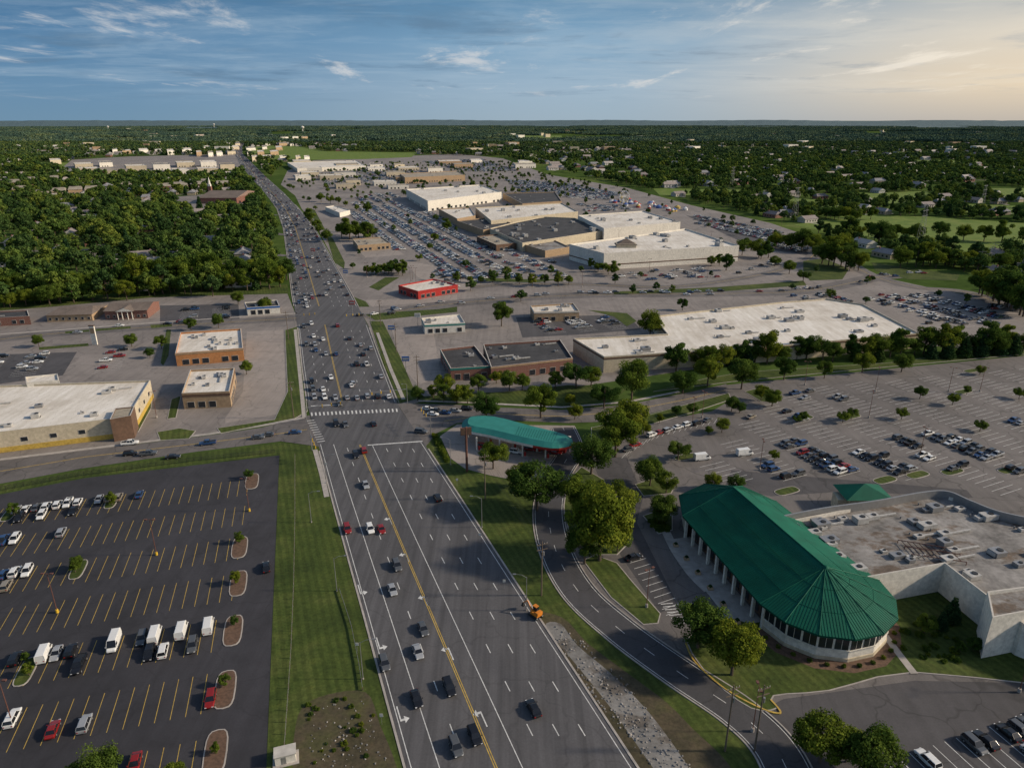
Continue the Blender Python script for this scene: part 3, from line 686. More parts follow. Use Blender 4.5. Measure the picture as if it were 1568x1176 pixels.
for u0,u1,v0,v1,n,w in ((525,572,352,356,9,22),(560,620,412,412,14,15),(700,870,426,430,10,14),(1260,1310,385,400,9,30),(1140,1230,380,420,5,20),(480,500,335,360,4,16),(640,700,395,330,5,14),(1500,1568,430,460,16,44),(1600,1680,440,470,8,40),(905,940,405,412,5,18),(1085,1110,400,402,3,20),(1150,1180,375,385,3,22),(640,720,600,604,5,22),(490,560,300,320,6,12),
        (1300,1400,352,356,8,26),(1180,1300,368,372,12,24),(1380,1540,392,400,16,26),(1440,1568,352,362,5,24),(1230,1330,328,326,10,18),(20,430,470,440,24,30),(-10,440,458,428,32,36)):
    for i in range(n):
        t=i/max(1,n-1); tpx(u0+(u1-u0)*t+random.uniform(-4,4),v0+(v1-v0)*t+random.uniform(-2,2)-(w*.5 if w in (30,36) and u0<50 else 0),w*random.uniform(.7,1.25),random.choice(['round','round','oval']))
# woods
corr=[*offs(RL,9),*offs(RR,-9)[::-1]]
if not pip([lane(.5)[5]],corr)[0]: corr=[*offs(RL,-9),*offs(RR,9)[::-1]]
left_clear=GL([(-400,570),(0,474),(80,468),(240,456),(300,458),(360,450),(380,446),(443,438),(470,640),(-300,760)])
church_lot=GL([(250,303),(320,298),(388,300),(390,322),(300,322),(258,318)])
indus_l=GL([(90,262),(110,245),(200,240),(365,236),(370,268),(300,271),(150,271)])
mall_pad=GL([(415,268),(450,242),(600,236),(770,240),(850,262),(960,284),(1060,308),(1200,340),(1290,375),(1350,398),(1490,425),(1568,455),(1700,480),(1700,700),(560,700),(500,380),(440,300)])
def buf(l,w): return [*offs(l,w),*offs(l,-w)[::-1]]
def inany(P,polys):
    r=np.zeros(len(P),bool)
    for p in polys: r|=pip(P,p)
    return r
def grid(ymin,ymax,sp,ang=50):
    nx=int(2*ymax*math.tan(math.radians(ang))/sp); ny=int((ymax-ymin)/sp)
    rg=np.random.default_rng(int(ymin)); X,Y=np.meshgrid(np.arange(nx)-nx/2,np.arange(ny)); P=np.stack([X.ravel()*sp,ymin+Y.ravel()*sp],1)+rg.uniform(-.45,.45,(nx*ny,2))*sp
    a=np.abs(np.degrees(np.arctan2(P[:,0],P[:,1]))); return P[a<ang-4]
ex=[corr,left_clear,church_lot,indus_l,mall_pad]+fields+[buf(l,5.5) for l in subl]
houses=[]
def put_houses(P,prob,sc=1.0):
    for x,y in P:
        if random.random()<prob: houses.append((x,y,0,sc,RA+random.choice([0,1.57])+random.uniform(-.15,.15),random.randrange(5)))
exh=[corr,left_clear,church_lot,indus_l,mall_pad]+fields+[buf(l,13) for l in subl]
P=grid(500,1250,36); P=P[~inany(P,exh)]; P=P[~pip(P,[*offs(RL,-30),*offs(RL,30)[::-1]])]; put_houses(P[P[:,0]<0],.68,1.25); put_houses(P[P[:,0]>=0],.3,1.2)
P=grid(1250,3600,66,46); P=P[~inany(P,exh)]; put_houses(P,.5,1.55)
HP=np.array([(h[0],h[1]) for h in houses])
def near_house(P,r,front):
    out=np.zeros(len(P),bool)
    for hx,hy in HP:
        dx=P[:,0]-hx; dy=P[:,1]-hy
        out|=(np.abs(dx)<r)&(dy<r)&(dy>-r-front)
    return out
P=grid(380,1250,13.0); P=P[~inany(P,ex)]; P=P[~near_house(P,10,19)]
pts=[]
for x,y in P:
    n=mnoise.noise((x*.006,y*.006,0)); n2=mnoise.noise((x*.02,y*.02,5)); left=x<-60
    if n2<(-.45 if left else -.25) or (n<-.28 and random.random()<.8 and not left): continue
    if random.random()<.06: continue
    s=random.uniform(8,22) if left and y<1000 else random.uniform(8,18)
    pts.append((x,y,0,s,random.uniform(0,6.28),random.randrange(5) if random.random()<.94 else 5))
scatter('woodland',pts,MID)
P=grid(1250,3600,16.0,46); P=P[~inany(P,ex)]; P=P[~near_house(P,12,36)]
pts=[];pts2=[]
for x,y in P:
    n=mnoise.noise((x*.0022,y*.0022,1))+.5*mnoise.noise((x*.009,y*.009,2))
    if n<-.27 and random.random()<.85: continue
    (pts if y+random.uniform(-300,300)<2200 else pts2).append((x,y,0,random.uniform(9,19),random.uniform(0,6.28),random.randrange(4)))
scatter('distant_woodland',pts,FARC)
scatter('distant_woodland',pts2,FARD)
P=grid(3600,12000,64,42); P=P[~inany(P,fields)]
pts=[]
for x,y in P:
    n=mnoise.noise((x*.0008,y*.0008,1))+.6*mnoise.noise((x*.004,y*.002,2))
    if n<-.22: continue
    pts.append((x,y,random.uniform(-1,3),random.uniform(.9,1.4),random.uniform(0,6.28),random.randrange(4)))
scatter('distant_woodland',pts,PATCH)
hc=bpy.data.collections.new('house_models')
for i,(w,r) in enumerate((((.45,.42,.37),(.22,.19,.18)),((.22,.1,.07),(.17,.15,.15)),((.55,.52,.48),(.28,.24,.22)),((.33,.28,.2),(.2,.2,.21)),((.5,.48,.44),(.36,.33,.3)))):
    mw=simple('house_siding_%d'%i,w); mr=simple('house_roof_%d'%i,r,.9); mb=MB()
    L,W,h=16,9.5,3.4; mb.box((0,0,h/2),(L,W,h),mw)
    e=.5; a,b,c,d=(-L/2-e,-W/2-e,h),(L/2+e,-W/2-e,h),(L/2+e,W/2+e,h),(-L/2-e,W/2+e,h); r0,r1=(-L/2+(2 if i%2 else -e),0,h+2.8),(L/2-(2 if i%2 else -e),0,h+2.8)
    mb.face([a,b,r1,r0],mr); mb.face([c,d,r0,r1],mr); mb.face([b,c,r1],mr if i%2 else mw); mb.face([d,a,r0],mr if i%2 else mw)
    for xx in (-5,-1.5,2,5): mb.box((xx,-W/2-.03,1.6),(1.4,.08,1.3),'glass'); mb.box((xx,W/2+.03,1.6),(1.4,.08,1.3),'glass')
    mb.box((L/2-3,1,h+2.4),(.8,.8,1.8),'brick'); mb.face([(-3,-W/2-9,.05),(1,-W/2-9,.05),(1,-W/2,.05),(-3,-W/2,.05)],'conc')
    hc.objects.link(mb.build('house_model_%d'%i,link=False))
scatter('suburban_houses',houses,hc)
hm=MB(); hmat=grassm('haze_tinted_hill_woods',(.075,.125,.14),(.095,.145,.16),(.11,.16,.17))  # hills coloured bluish to imitate horizon haze, no volume used
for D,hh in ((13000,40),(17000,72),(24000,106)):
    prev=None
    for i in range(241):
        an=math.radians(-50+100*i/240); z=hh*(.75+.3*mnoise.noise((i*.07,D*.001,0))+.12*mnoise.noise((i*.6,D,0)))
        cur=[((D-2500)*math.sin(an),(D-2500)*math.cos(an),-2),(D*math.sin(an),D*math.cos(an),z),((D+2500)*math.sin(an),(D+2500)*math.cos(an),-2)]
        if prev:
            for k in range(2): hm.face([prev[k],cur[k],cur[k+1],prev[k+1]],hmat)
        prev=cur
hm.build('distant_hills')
# ================= buildings =================
FOOT=[]
def ang(a,b): return math.atan2(b[1]-a[1],b[0]-a[0])
def building(name,px,z,wall='wwall',roof='wroof',par=.8,units=3,win=None,bands=(),ground=0,cap=None,poly=None,usize=2.4):
    poly=ccw(poly or GL(px,z)); cx=sum(p[0] for p in poly)/len(poly); cy=sum(p[1] for p in poly)/len(poly); FOOT.append(inset(poly,-5))
    e=empty(name,(cx,cy,0)); o=(cx,cy,0); zt=z; zr=z-par
    w=MB(); n=len(poly); q=inset(poly,.35)
    for i in range(n):
        a,b=poly[i],poly[(i+1)%n]; c,d=q[i],q[(i+1)%n]
        w.face([(*a,0),(*b,0),(*b,zt),(*a,zt)],wall); w.face([(*a,zt),(*b,zt),(*d,zt),(*c,zt)],cap or 'frame'); w.face([(*c,zt),(*d,zt),(*d,zr),(*c,zr)],wall)
    w.build('walls',o,e)
    r=MB(); r.face([(x,y,zr) for x,y in q],roof); r.build('roof',o,e)
    if bands:
        b_=MB()
        for z0,z1,m in bands:
            out=inset(poly,-.12)
            for i in range(n):
                a,b=out[i],out[(i+1)%n]; c,d=poly[i],poly[(i+1)%n]
                b_.face([(*a,z0),(*b,z0),(*b,z1),(*a,z1)],m); b_.face([(*a,z1),(*b,z1),(*d,z1+.003),(*c,z1+.003)],m); b_.face([(*c,z0),(*d,z0),(*b,z0),(*a,z0)],m)
        b_.build('fascia_band',o,e)
    if win:
        g=MB(); sp,ww,z0,z1=win
        for i in range(n):
            a=Vector(poly[i]);b=Vector(poly[(i+1)%n]); L=(b-a).length
            if L<sp*1.2: continue
            k=int((L-1)/sp); t=(b-a)/L; nn=Vector((t.y,-t.x)); an=ang(a,b)
            for j in range(k):
                c=a+t*((L-k*sp)/2+sp*(j+.5))
                if (j*7+i*3)%5==4: continue
                g.box((c.x+nn.x*.02,c.y+nn.y*.02,(z0+z1)/2),(ww+.24,.1,z1-z0+.24),'frame',an)
                g.box((c.x+nn.x*.05,c.y+nn.y*.05,(z0+z1)/2),(ww,.12,z1-z0),'glass',an)
        g.build('windows',o,e)
    if units:
        u=MB(); xs=[p[0] for p in q];ys=[p[1] for p in q]; qq=inset(poly,2.5); k=0; an=ang(poly[0],poly[1])
        for _ in range(units*6):
            if k>=units: break
            x,y=random.uniform(min(xs),max(xs)),random.uniform(min(ys),max(ys))
            if not pip([(x,y)],qq)[0]: continue
            s=random.uniform(.45,1.15)*usize; hh=s*random.uniform(.4,.65)
            u.box((x,y,zr+hh/2+.15),(s*random.uniform(1,1.7),s,hh),random.choice(['steel','unit','unit']),an); u.box((x,y,zr+.08),(s*1.2,s*.8,.16),'black',an)
            u.tube((x+s*.2,y,zr+.15+hh),(x+s*.2,y,zr+.35+hh),s*.28,.26*s,'black',10)
            if random.random()<.5: u.tube((x-s,y+s,zr),(x-s,y+s,zr+.7),.2,.2,'steel',6)
            if random.random()<.35:
                L=random.uniform(2,7); ex2,ey2=x+math.cos(an)*(s+L),y+math.sin(an)*(s+L)
                if pip([(ex2,ey2)],qq)[0]: u.box((x+math.cos(an)*(s+L/2),y+math.sin(an)*(s+L/2),zr+.4),(L,.5,.45),'unit',an)
            k+=1
        if u.v: u.build('rooftop_units',o,e)
    return e,poly
D='department_store'
building(D,[(872,374),(925,388),(1132,376),(1050,350)],13,'wwall','wroof',1.2,10,None,[(3.4,4.2,'brown')],usize=4)
building(D,[(885,330),(925,350),(1042,340),(985,323)],11,'wwall','wroof',1,8,usize=4)
building('shopping_mall',[(728,318),(752,338),(885,324),(860,311)],10,'cream','wroof',1,8,usize=4)
building(D,[(622,290),(655,308),(768,294),(735,283)],13,'wwall','wroof',1.2,8,(9,4,0.3,3),usize=4)
building('shopping_mall',[(672,320),(700,335),(728,330),(720,318)],9,'tan','wroof',1,3)
building('shopping_mall',[(750,350),(800,372),(868,362),(930,352),(880,334),(830,332),(790,340)],8,'cream','droof',1,22,usize=4)
building('shopping_mall',[(700,338),(740,352),(790,345),(760,332)],7,'tan','droof',1,6)
building('shopping_mall',[(770,296),(800,312),(860,308),(850,294)],8,'tan','droof',1,6)
building('shopping_mall',[(730,362),(760,375),(790,372),(765,358)],6,'brown','broof',1,2,(5,3,.3,3))
building('shopping_mall',[(795,372),(835,384),(872,378),(850,368)],6,'tan','groof',1,3)
building('big_box_store',[(878,518),(1022,511),(1000,484),(1200,462),(1265,457),(1322,466),(1408,510),(1180,530),(925,546)],8,'cream','wroof',.8,26,None,[(6.5,7.3,'brown')],usize=3)
building('brick_store',[(740,527),(858,520),(877,548),(752,562)],6.5,'brick','droof',.9,9,(5,2.6,.5,3),[(5.6,6.3,'tan')],usize=2.2)
building('brick_store',[(674,535),(727,529),(752,560),(690,564)],6,'brick','droof',.9,3,(4,2.4,.5,3),[(5,5.8,'teal')],usize=2)
building('red_restaurant',[(610,437),(640,446),(701,436),(664,427)],5.5,'redp','wroof',.9,4,(4,2.6,.6,2.8),[(4.6,5.3,'redp')],cap='redp')
building('restaurant',[(812,468),(818,478),(887,476),(878,464)],6,'tan','wroof',.9,4,(4,2.4,.6,2.8),[(5.1,5.8,'wwall')])
building('restaurant',[(645,487),(650,497),(712,494),(704,481)],5.5,'wwall','wroof',.8,3,(4,2.4,.6,2.8),[(4.2,5,'teal')])
building('restaurant',[(540,366),(548,376),(598,372),(585,363)],5.5,'tan','broof',.8,4,(4,2.4,.6,2.8))
building('restaurant',[(498,317),(520,326),(536,322),(512,315)],5.5,'wwall','wroof',.8,2)
building('orange_restaurant',[(276,509),(268,541),(372,533),(369,503)],6.5,'orangew','wroof',.9,12,(4.4,2.8,.6,3),[(5.5,6.3,'tan')],usize=1.8)
building('stone_restaurant',[(291,566),(278,602),(351,599),(359,563)],7,'tan','wroof',.9,7,(4.2,2.6,.6,3),[(5.2,6.2,'brown')],usize=1.7)
building('retail_store',[(-150,605),(0,590),(230,582),(196,638),(0,661),(-150,680)],8,'cream','wroof',.8,14,(9,2,3.5,5),[(.1,2.0,'yellow')],usize=2.2)
building('brown_entrance_portal',[(168,642),(200,636),(206,622),(176,625)],9,'brown','broof',.4,0)
building('retail_store',[(38,577),(40,586),(90,582),(88,572)],9,'wwall','wroof',.6,0)
def gable(name,px,z,rise,wall,roof,hip=.0,porch=False,ov=.6,win=(3.2,1.3,1,2.4)):
    p=GL(px,z); c=Vector((sum(q[0] for q in p)/4,sum(q[1] for q in p)/4)); a=Vector(p[0]);b=Vector(p[1]);d=Vector(p[3])
    L=(b-a).length; W=(d-a).length; t=(b-a).normalized(); n=Vector((-t.y,t.x))
    e=empty(name,(c.x,c.y,0)); o=(c.x,c.y,0); q=lambda x,y,zz:(c.x+t.x*x+n.x*y,c.y+t.y*x+n.y*y,zz)
    an=math.atan2(t.y,t.x); w=MB(); w.box((c.x,c.y,z/2),(L,W,z),wall,an); w.build('walls',o,e)
    r=MB(); l,ww=L/2+ov,W/2+ov
    A,B,C,Dd=q(-l,-ww,z),q(l,-ww,z),q(l,ww,z),q(-l,ww,z); r0,r1=q(-l+hip,0,z+rise),q(l-hip,0,z+rise)
    r.face([A,B,r1,r0],roof); r.face([C,Dd,r0,r1],roof); r.face([B,C,r1],roof if hip else wall); r.face([Dd,A,r0],roof if hip else wall); r.face([A,Dd,C,B],'frame'); r.build('roof',o,e)
    g=MB(); k=int(L/win[0])
    for s in (-1,1):
        for j in range(k):
            x=-L/2+L*(j+.5)/k; pp=q(x,s*(W/2+.04),(win[2]+win[3])/2); g.box(pp,(win[1]+.25,.1,win[3]-win[2]+.25),'frame',an); pp=q(x,s*(W/2+.07),(win[2]+win[3])/2); g.box(pp,(win[1],.1,win[3]-win[2]),'glass',an)
    g.build('windows',o,e)
    if porch:
        g=MB(); y=-(W/2+2)
        for x in (-4,-1.5,1.5,4): g.tube(q(x,y,0),q(x,y,z),.25,.22,'wwall',8)
        g.face([q(-5,y-.4,z),q(5,y-.4,z),q(0,y-.4,z+2)],'wwall'); g.face([q(-5,y-.4,z),q(0,y-.4,z+2),q(0,0,z+2),q(-5,0,z)],roof); g.face([q(5,y-.4,z),q(5,0,z),q(0,0,z+2),q(0,y-.4,z+2)],roof); g.build('portico',o,e)
    return e
gable('brown_office_building',[(84,482),(153,480),(150,468),(88,469)],4,2.2,'tan','shingle',4)
gable('brick_funeral_home',[(170,476),(235,474),(232,463),(172,464)],5,2.4,'brick','shingle',0,True)
building('brick_office_building',[(-30,488),(45,484),(42,475),(-30,478)],5,'brick','droof',.6,2,(4,2,1,3))
building('blue_service_station',[(374,463),(378,471),(428,468),(424,459)],5,'wwall','droof',.6,2,(4,2.6,.5,3),[(3.8,4.8,'bluep')])
ch=gable('church',[(322,303),(380,303),(380,294),(324,294)],8,6,'brick','shingle',0)
mb=MB(); x,y=G(323,300); mb.box((x,y,7),(5,5,14),'brick'); mb.box((x,y,15.5),(4,4,3),'wwall'); mb.tube((x,y,17),(x,y,28),2.3,.05,'wwall',8); s_=mb.build('steeple')
s_.parent=ch; s_.location=(-ch.location.x,-ch.location.y,0)
sheet('church_parking_lot',church_lot,.065,'lot_old')
sheet('business_park_pavement',indus_l,.065,'lot_old')
random.seed(21)
def slab(u,v,w,z,wall=None,roof=None,nm='distant_commercial_building'):
    building(nm,[(u,v),(u+w*.08,v+2.4),(u+w,v+1.6),(u+w*.92,v-.5)],z,wall or random.choice(['wwall','cream','tan','wwall']),roof or random.choice(['wroof','groof','wroof','broof']),.8,2,(6,2.5,.6,3))
for i,(u,v,w) in enumerate(((112,249,30),(150,247,22),(118,256,34),(190,252,34),(232,250,28),(268,247,30),(305,246,26),(335,250,24),(160,259,40),(215,261,34),(262,258,28),(300,256,34),(325,263,30),(285,264,26),(10,243,22),(75,243,18))):
    slab(u,v,w,random.uniform(9,13),random.choice(['wwall','wwall','cream']),random.choice(['wroof','wroof','groof']))
for u,v in ((55,296),(80,293),(105,291),(130,290),(60,303),(240,286),(265,284),(215,288),(290,283),(150,262),(40,276),(70,274),(10,280),(180,284),(20,290),(330,282)):
    gable('apartment_building',[(u,v),(u+21,v-.8),(u+20,v-4),(u,v-3.2)],9,3.5,random.choice(['cream','tan','brick']),'broof',2,False,.6,(4,1.5,1,5))
for v in (245,250,256,262,268,275,282):
    u=448+random.uniform(-5,15)+max(0,(v-262)*1.0)
    while u<(800 if v<262 else 610):
        w=random.uniform(14,46)
        if random.random()<.7: slab(u,v+random.uniform(-1.5,1.5),w,random.uniform(6,10))
        u+=w+random.uniform(8,24)
for v,u0,u1 in ((238,385,470),(231,378,430),(224,376,440),(218,384,450),(213,388,470),(231,300,352),(224,310,352),(218,300,360),(211,280,365),(206,300,368),(208,392,470),(222,20,120),(214,60,260),(228,150,290)):
    u=u0
    while u<u1:
        w=random.uniform(7,16); slab(u,v+random.uniform(-1,1),w,random.uniform(9,14)); u+=w+random.uniform(4,14)
building('brown_hotel',[(612,266),(620,272),(712,268),(700,262)],11,'tan','broof',1,4,(5,2,1,3))
building(D,[(440,249),(455,258),(560,254),(545,246)],9,'wwall','wroof',.8,6,(9,4,.4,3))
for i in range(110):
    u=random.uniform(0,1500); v=random.choice([random.uniform(195,212),random.uniform(205,236)])
    if 350<u<640 and v>215: continue
    x,y=G(u,v); k=random.uniform(16,45); an=random.uniform(0,1)
    pl=[(x+k*math.cos(an+q)*.7,y+k*math.sin(an+q)*.7) for q in (0.5,2.6,3.64,5.78)]
    building('distant_commercial_building',None,random.uniform(14,20),random.choice(['wwall','cream','tan']),random.choice(['wroof','groof']),.6,0,None,poly=pl)
ex_,ey=G(958,372,15)
mb=MB(); mb.box((ex_,ey-2,7.5),(16,8,15),'cream',-.02); mb.face([(ex_-9,ey-6.5,14),(ex_+9,ey-6.5,14),(ex_,ey-2,19)],'shingle'); mb.face([(ex_+9,ey-6.5,14),(ex_+9,ey+4,14),(ex_,ey-2,19)],'shingle'); mb.face([(ex_-9,ey+4,14),(ex_-9,ey-6.5,14),(ex_,ey-2,19)],'shingle'); mb.face([(ex_+9,ey+4,14),(ex_-9,ey+4,14),(ex_,ey-2,19)],'shingle'); mb.build('store_entrance_pavilion',(ex_,ey,0))
rd=np.random.default_rng(5); C=np.stack([rd.uniform(-420,520,5200),rd.uniform(420,2000,5200)],1)
C=C[pip(C,inset(ccw(zone_mall),4))]; C=C[~pip(C,corr)]; C=C[~inany(C,FOOT)]
keep=rd.uniform(size=len(C))<np.where(C[:,1]>1100,.3,.12)
scatter('car_park_trees',[(x,y,0,random.uniform(5,9),random.uniform(0,6.28),random.randrange(5)) for x,y in C[keep]],MID)
# -------- green-roof building
EA=Vector((-.262,.965)); EN=Vector((.965,.262)); C0=Vector((71.8,137.5)); Lr=39.0; Rr=16.2; ze=7.3; zt=14.0
GE=empty('green_roofed_mall_entrance',(C0.x,C0.y,0)); GO=(C0.x,C0.y,0)
nearE=[C0+ (-EN*math.cos(t)-EA*math.sin(t))*Rr for t in [math.pi*i/7 for i in range(8)]]
C1=C0+EA*Lr
farE=[C1+ (EN*math.cos(t)+EA*math.sin(t))*Rr*.92 for t in [math.pi*i/4 for i in range(5)]]
rf=MB(); rb=MB()
def facet(E0,E1,T0,T1):
    e0=Vector((*E0,ze));e1=Vector((*E1,ze));t0=Vector((*T0,zt));t1=Vector((*T1,zt)); tri=(t0-t1).length<.01
    rf.face([e0,e1,t0] if tri else [e0,e1,t1,t0],'greenroof')
    nrm=(e1-e0).cross(t0-e0).normalized()
    if nrm.z<0: nrm=-nrm
    L=(e1-e0).length; ed=(e1-e0)/L; k=int(L/.62)
    hd=t0-e0; s0=hd.dot(ed); up=(hd-ed*s0); H_=up.length; up.normalize(); s1=(t1-e0).dot(ed)
    for j in range(1,k):
        s=L*j/k
        if s<s0: ln=H_*s/max(s0,.01)
        elif s>s1: ln=H_*(L-s)/max(L-s1,.01)
        else: ln=H_
        a=e0+ed*s+nrm*.03; rb.tube(a,a+up*ln*.985,.045,.045,'greenrib',4)
    for fr in (.33,.66):
        a=e0.lerp(t0,fr)+nrm*.03; b=e1.lerp(t1,fr)+nrm*.03; rb.tube(a,b,.05,.05,'greenrib',4)
    rb.tube(e0+nrm*.05,t0+nrm*.05,.12,.12,'greenroof',5)
for i in range(7): facet(nearE[i],nearE[i+1],C0,C0)
for i in range(4): facet(farE[i],farE[i+1],C1,C1)
facet(nearE[7],farE[0],C0,C1); facet(farE[4],nearE[0],C1,C0)
rf.tube((*C0,zt+.08),(*C1,zt+.08),.2,.2,'greenroof',6); rf.tube((*C0,zt-.2),(*C0,zt+.5),.7,.3,'greenroof',10)
allE=nearE+farE
for i in range(len(allE)):
    a,b=allE[i],allE[(i+1)%len(allE)]; rf.face([(*a,ze-.45),(*b,ze-.45),(*b,ze),(*a,ze)],'greenrib')
rf.face([(p.x,p.y,ze-.45) for p in allE][::-1],'wwall')
rf.build('roof',GO,GE); rb.build('standing_seams',GO,GE)
wl=MB(); gw=MB()
wn=[C0+(p-C0)*.91 for p in nearE]; wf=[C1+(p-C1)*.9 for p in farE]; W=wn+wf
for i in range(len(W)):
    a,b=W[i],W[(i+1)%len(W)]; L=(b-a).length; an=ang(a,b); t=(b-a)/L; nn=Vector((t.y,-t.x))
    near=i<7; arc_=i==len(W)-1
    if arc_:
        wl.face([(*(a-nn*2),0),(*(b-nn*2),0),(*(b-nn*2),ze-.45),(*(a-nn*2),ze-.45)],'brown')
        k=int(L/4.2)
        for j in range(k+1):
            c=a+t*(L*j/k); wl.box((c.x,c.y,(ze-.45)/2),(.7,.7,ze-.45),'wwall',an)
            if j<k: c=a+t*(L*(j+.5)/k)-nn*1.95; gw.box((c.x,c.y,2.4),(3.2,.1,3.6),'glass',an)
        wl.box(((a+t*L/2).x,(a+t*L/2).y,ze-.95),(L,.6,.95),'wwall',an)
    else:
        wl.face([(*a,0),(*b,0),(*b,ze-.45),(*a,ze-.45)],'wwall')
        if near:
            for j in range(2):
                c=a+t*(L*(j+.5)/2); gw.box((c.x+nn.x*.02,c.y+nn.y*.02,4.5),(L/2-.5,.12,2.6),'glass',an); gw.box((c.x+nn.x*.05,c.y+nn.y*.05,4.5),(.1,.12,2.6),'frame',an)
            c=a+t*L/2; wl.box((c.x+nn.x*.06,c.y+nn.y*.06,3.0),(L,.25,.25),'wwall',an); wl.box((c.x+nn.x*.06,c.y+nn.y*.06,.5),(L+.1,.3,1.0),'cream',an)
wl.build('walls',GO,GE); gw.build('windows',GO,GE)
pz=MB(); A_=farE[4]-EN*4.5;B_=nearE[0]-EN*4.5; pz.face([(*B_,.14),(*(nearE[0]+EN*3),.14),(*(farE[4]+EN*3),.14),(*A_,.14)],'conc'); pz.face([(*B_,0),(*B_,.14),(*A_,.14),(*A_,0)],'conc'); pz.build('entrance_pavement')
for i in range(6):
    p=B_.lerp(A_,(i+.5)/6)+EN*1.5; mb=MB(); mb.box((0,0,.35),(1.4,1.4,.6),'tan',0,.85); mb.box((0,0,.9),(.9,.9,.5),'needle',.4,.5); o=mb.build('planter'); o.location=(p.x,p.y,.14)
grassy([tuple(p+(p-C0)*.12) for p in nearE],'mulch',.182,False,'planting_bed')
pf=GL([(1190,800),(1345,770),(1440,755),(1485,770),(1568,792),(1800,850),(1850,1060),(1568,955),(1447,862),(1290,890)],8.5)
building('shopping_mall',None,8.5,'wwall','groof',1.0,62,None,poly=pf,usize=2.5)
pb=GL([(1512,905),(1520,945),(1600,930),(1590,895)],11); building('mall_stair_tower',None,11,'wwall','groof',.8,1,poly=pb)
mb=MB()
for i in range(9):
    a=G(1380+i*9,828+i*1.5,8.2); b=G(1400+i*9,850+i*1.2,8.2); mb.tube((*a,8.3),(*b,8.3),.09,.09,'rust',5)
for a,b in (((1375,828),(1460,842)),((1395,850),(1480,862)),((1385,838),(1470,850))):
    a=G(*a,8.2);b=G(*b,8.2); mb.tube((*a,8.5),(*b,8.5),.12,.12,'rust',5); mb.tube((*a,7.5),(*a,8.5),.1,.1,'rust',5); mb.tube((*b,7.5),(*b,8.5),.1,.1,'rust',5)
mb.build('rooftop_pipe_rack')
mb=MB(); l=smooth(GL([(1185,795),(1260,780),(1345,768),(1410,756),(1450,754),(1485,768),(1530,785),(1600,800)],9.5),6)
ribbon(mb,l,.5,10,'steel',0,3.0); mb.build('roof_screen_wall')
px_,py_=G(1322,752,6)
mb=MB(); mb.box((px_,py_,2.8),(10,8,5.6),'cream',-.1)
for s in (-1,1): mb.box((px_+s*6.5,py_,2.2),(3,5,4.4),'cream',-.1)
b=[(px_-7,py_-5,5.6),(px_+7,py_-5,5.6),(px_+7,py_+5,5.6),(px_-7,py_+5,5.6)]; tp=(px_,py_,8.6)
for i in range(4): mb.face([b[i],b[(i+1)%4],tp],'greenroof')
mb.box((px_,py_-4.05,1.8),(5,.15,3.2),'glass',-.1); mb.build('entrance_pavilion',(px_,py_,0))
# petrol station canopy
cz=6.0
cp=smooth(GL([(708,645),(720,637),(760,637),(820,652),(868,664),(877,674),(872,681),(845,684),(800,676),(750,664),(712,656)],cz+.6),3,True)
ce=empty('petrol_station_canopy',(*G(790,690),0)); co=tuple(ce.location)
mb=MB(); P_=ccw(cp); q_=inset(P_,2.2); n=len(P_)
for i in range(n):
    j=(i+1)%n; mb.face([(*P_[i],cz),(*P_[j],cz),(*q_[j],cz+1.3),(*q_[i],cz+1.3)],'teal'); mb.face([(*P_[i],cz-.9),(*P_[j],cz-.9),(*P_[j],cz),(*P_[i],cz)],'redp' if P_[i][0]>G(800,680)[0] else 'wwall')
mb.face([(*p,cz+1.3) for p in q_],'teal'); mb.face([(*p,cz-.9) for p in P_[::-1]],'wwall')
for i in range(1,40):
    t=i/40; a=G(712+t*155,652+t*28,cz+1.3); b=G(712+t*155+6,640+t*26,cz+1.3)
    if pip([a],q_)[0] and pip([b],q_)[0]: mb.tube((*a,cz+1.33),(*b,cz+1.33),.05,.05,'greenrib',4)
mb.build('canopy_roof',co,ce)
mb=MB()
for u,v in ((730,690),(765,694),(800,699),(835,702),(748,680),(785,686),(822,692)):
    x,y=G(u,v); mb.box((x,y,cz/2-.4),(.5,.5,cz-.9),'wwall'); mb.box((x+.9,y,.9),(.7,.5,1.7),'redp'); mb.box((x+.9,y,.15),(2.2,1,.2),'conc')
mb.build('pumps_and_columns',co,ce)
sheet('forecourt_paving',GL([(674,668),(700,650),(880,652),(890,690),(862,700),(822,742),(750,728),(712,718),(690,702)]),.098,'conclot')
kx,ky=G(845,692); mb=MB(); mb.box((kx,ky+4,1.6),(12,7,3.2),'redp',-.3); mb.box((kx,ky+4,3.3),(12.6,7.6,.3),'wwall',-.3); mb.box((kx-1.2,ky+.4,1.5),(8,.2,1.6),'glass',-.3); mb.build('petrol_station_kiosk',(kx,ky,0))
for u,v,c in ((740,686,'red'),(790,694,'white'),(812,690,'red'),(850,695,'red')):
    x,y=G(u,v); car(x,y,-.3,None,c,.11)
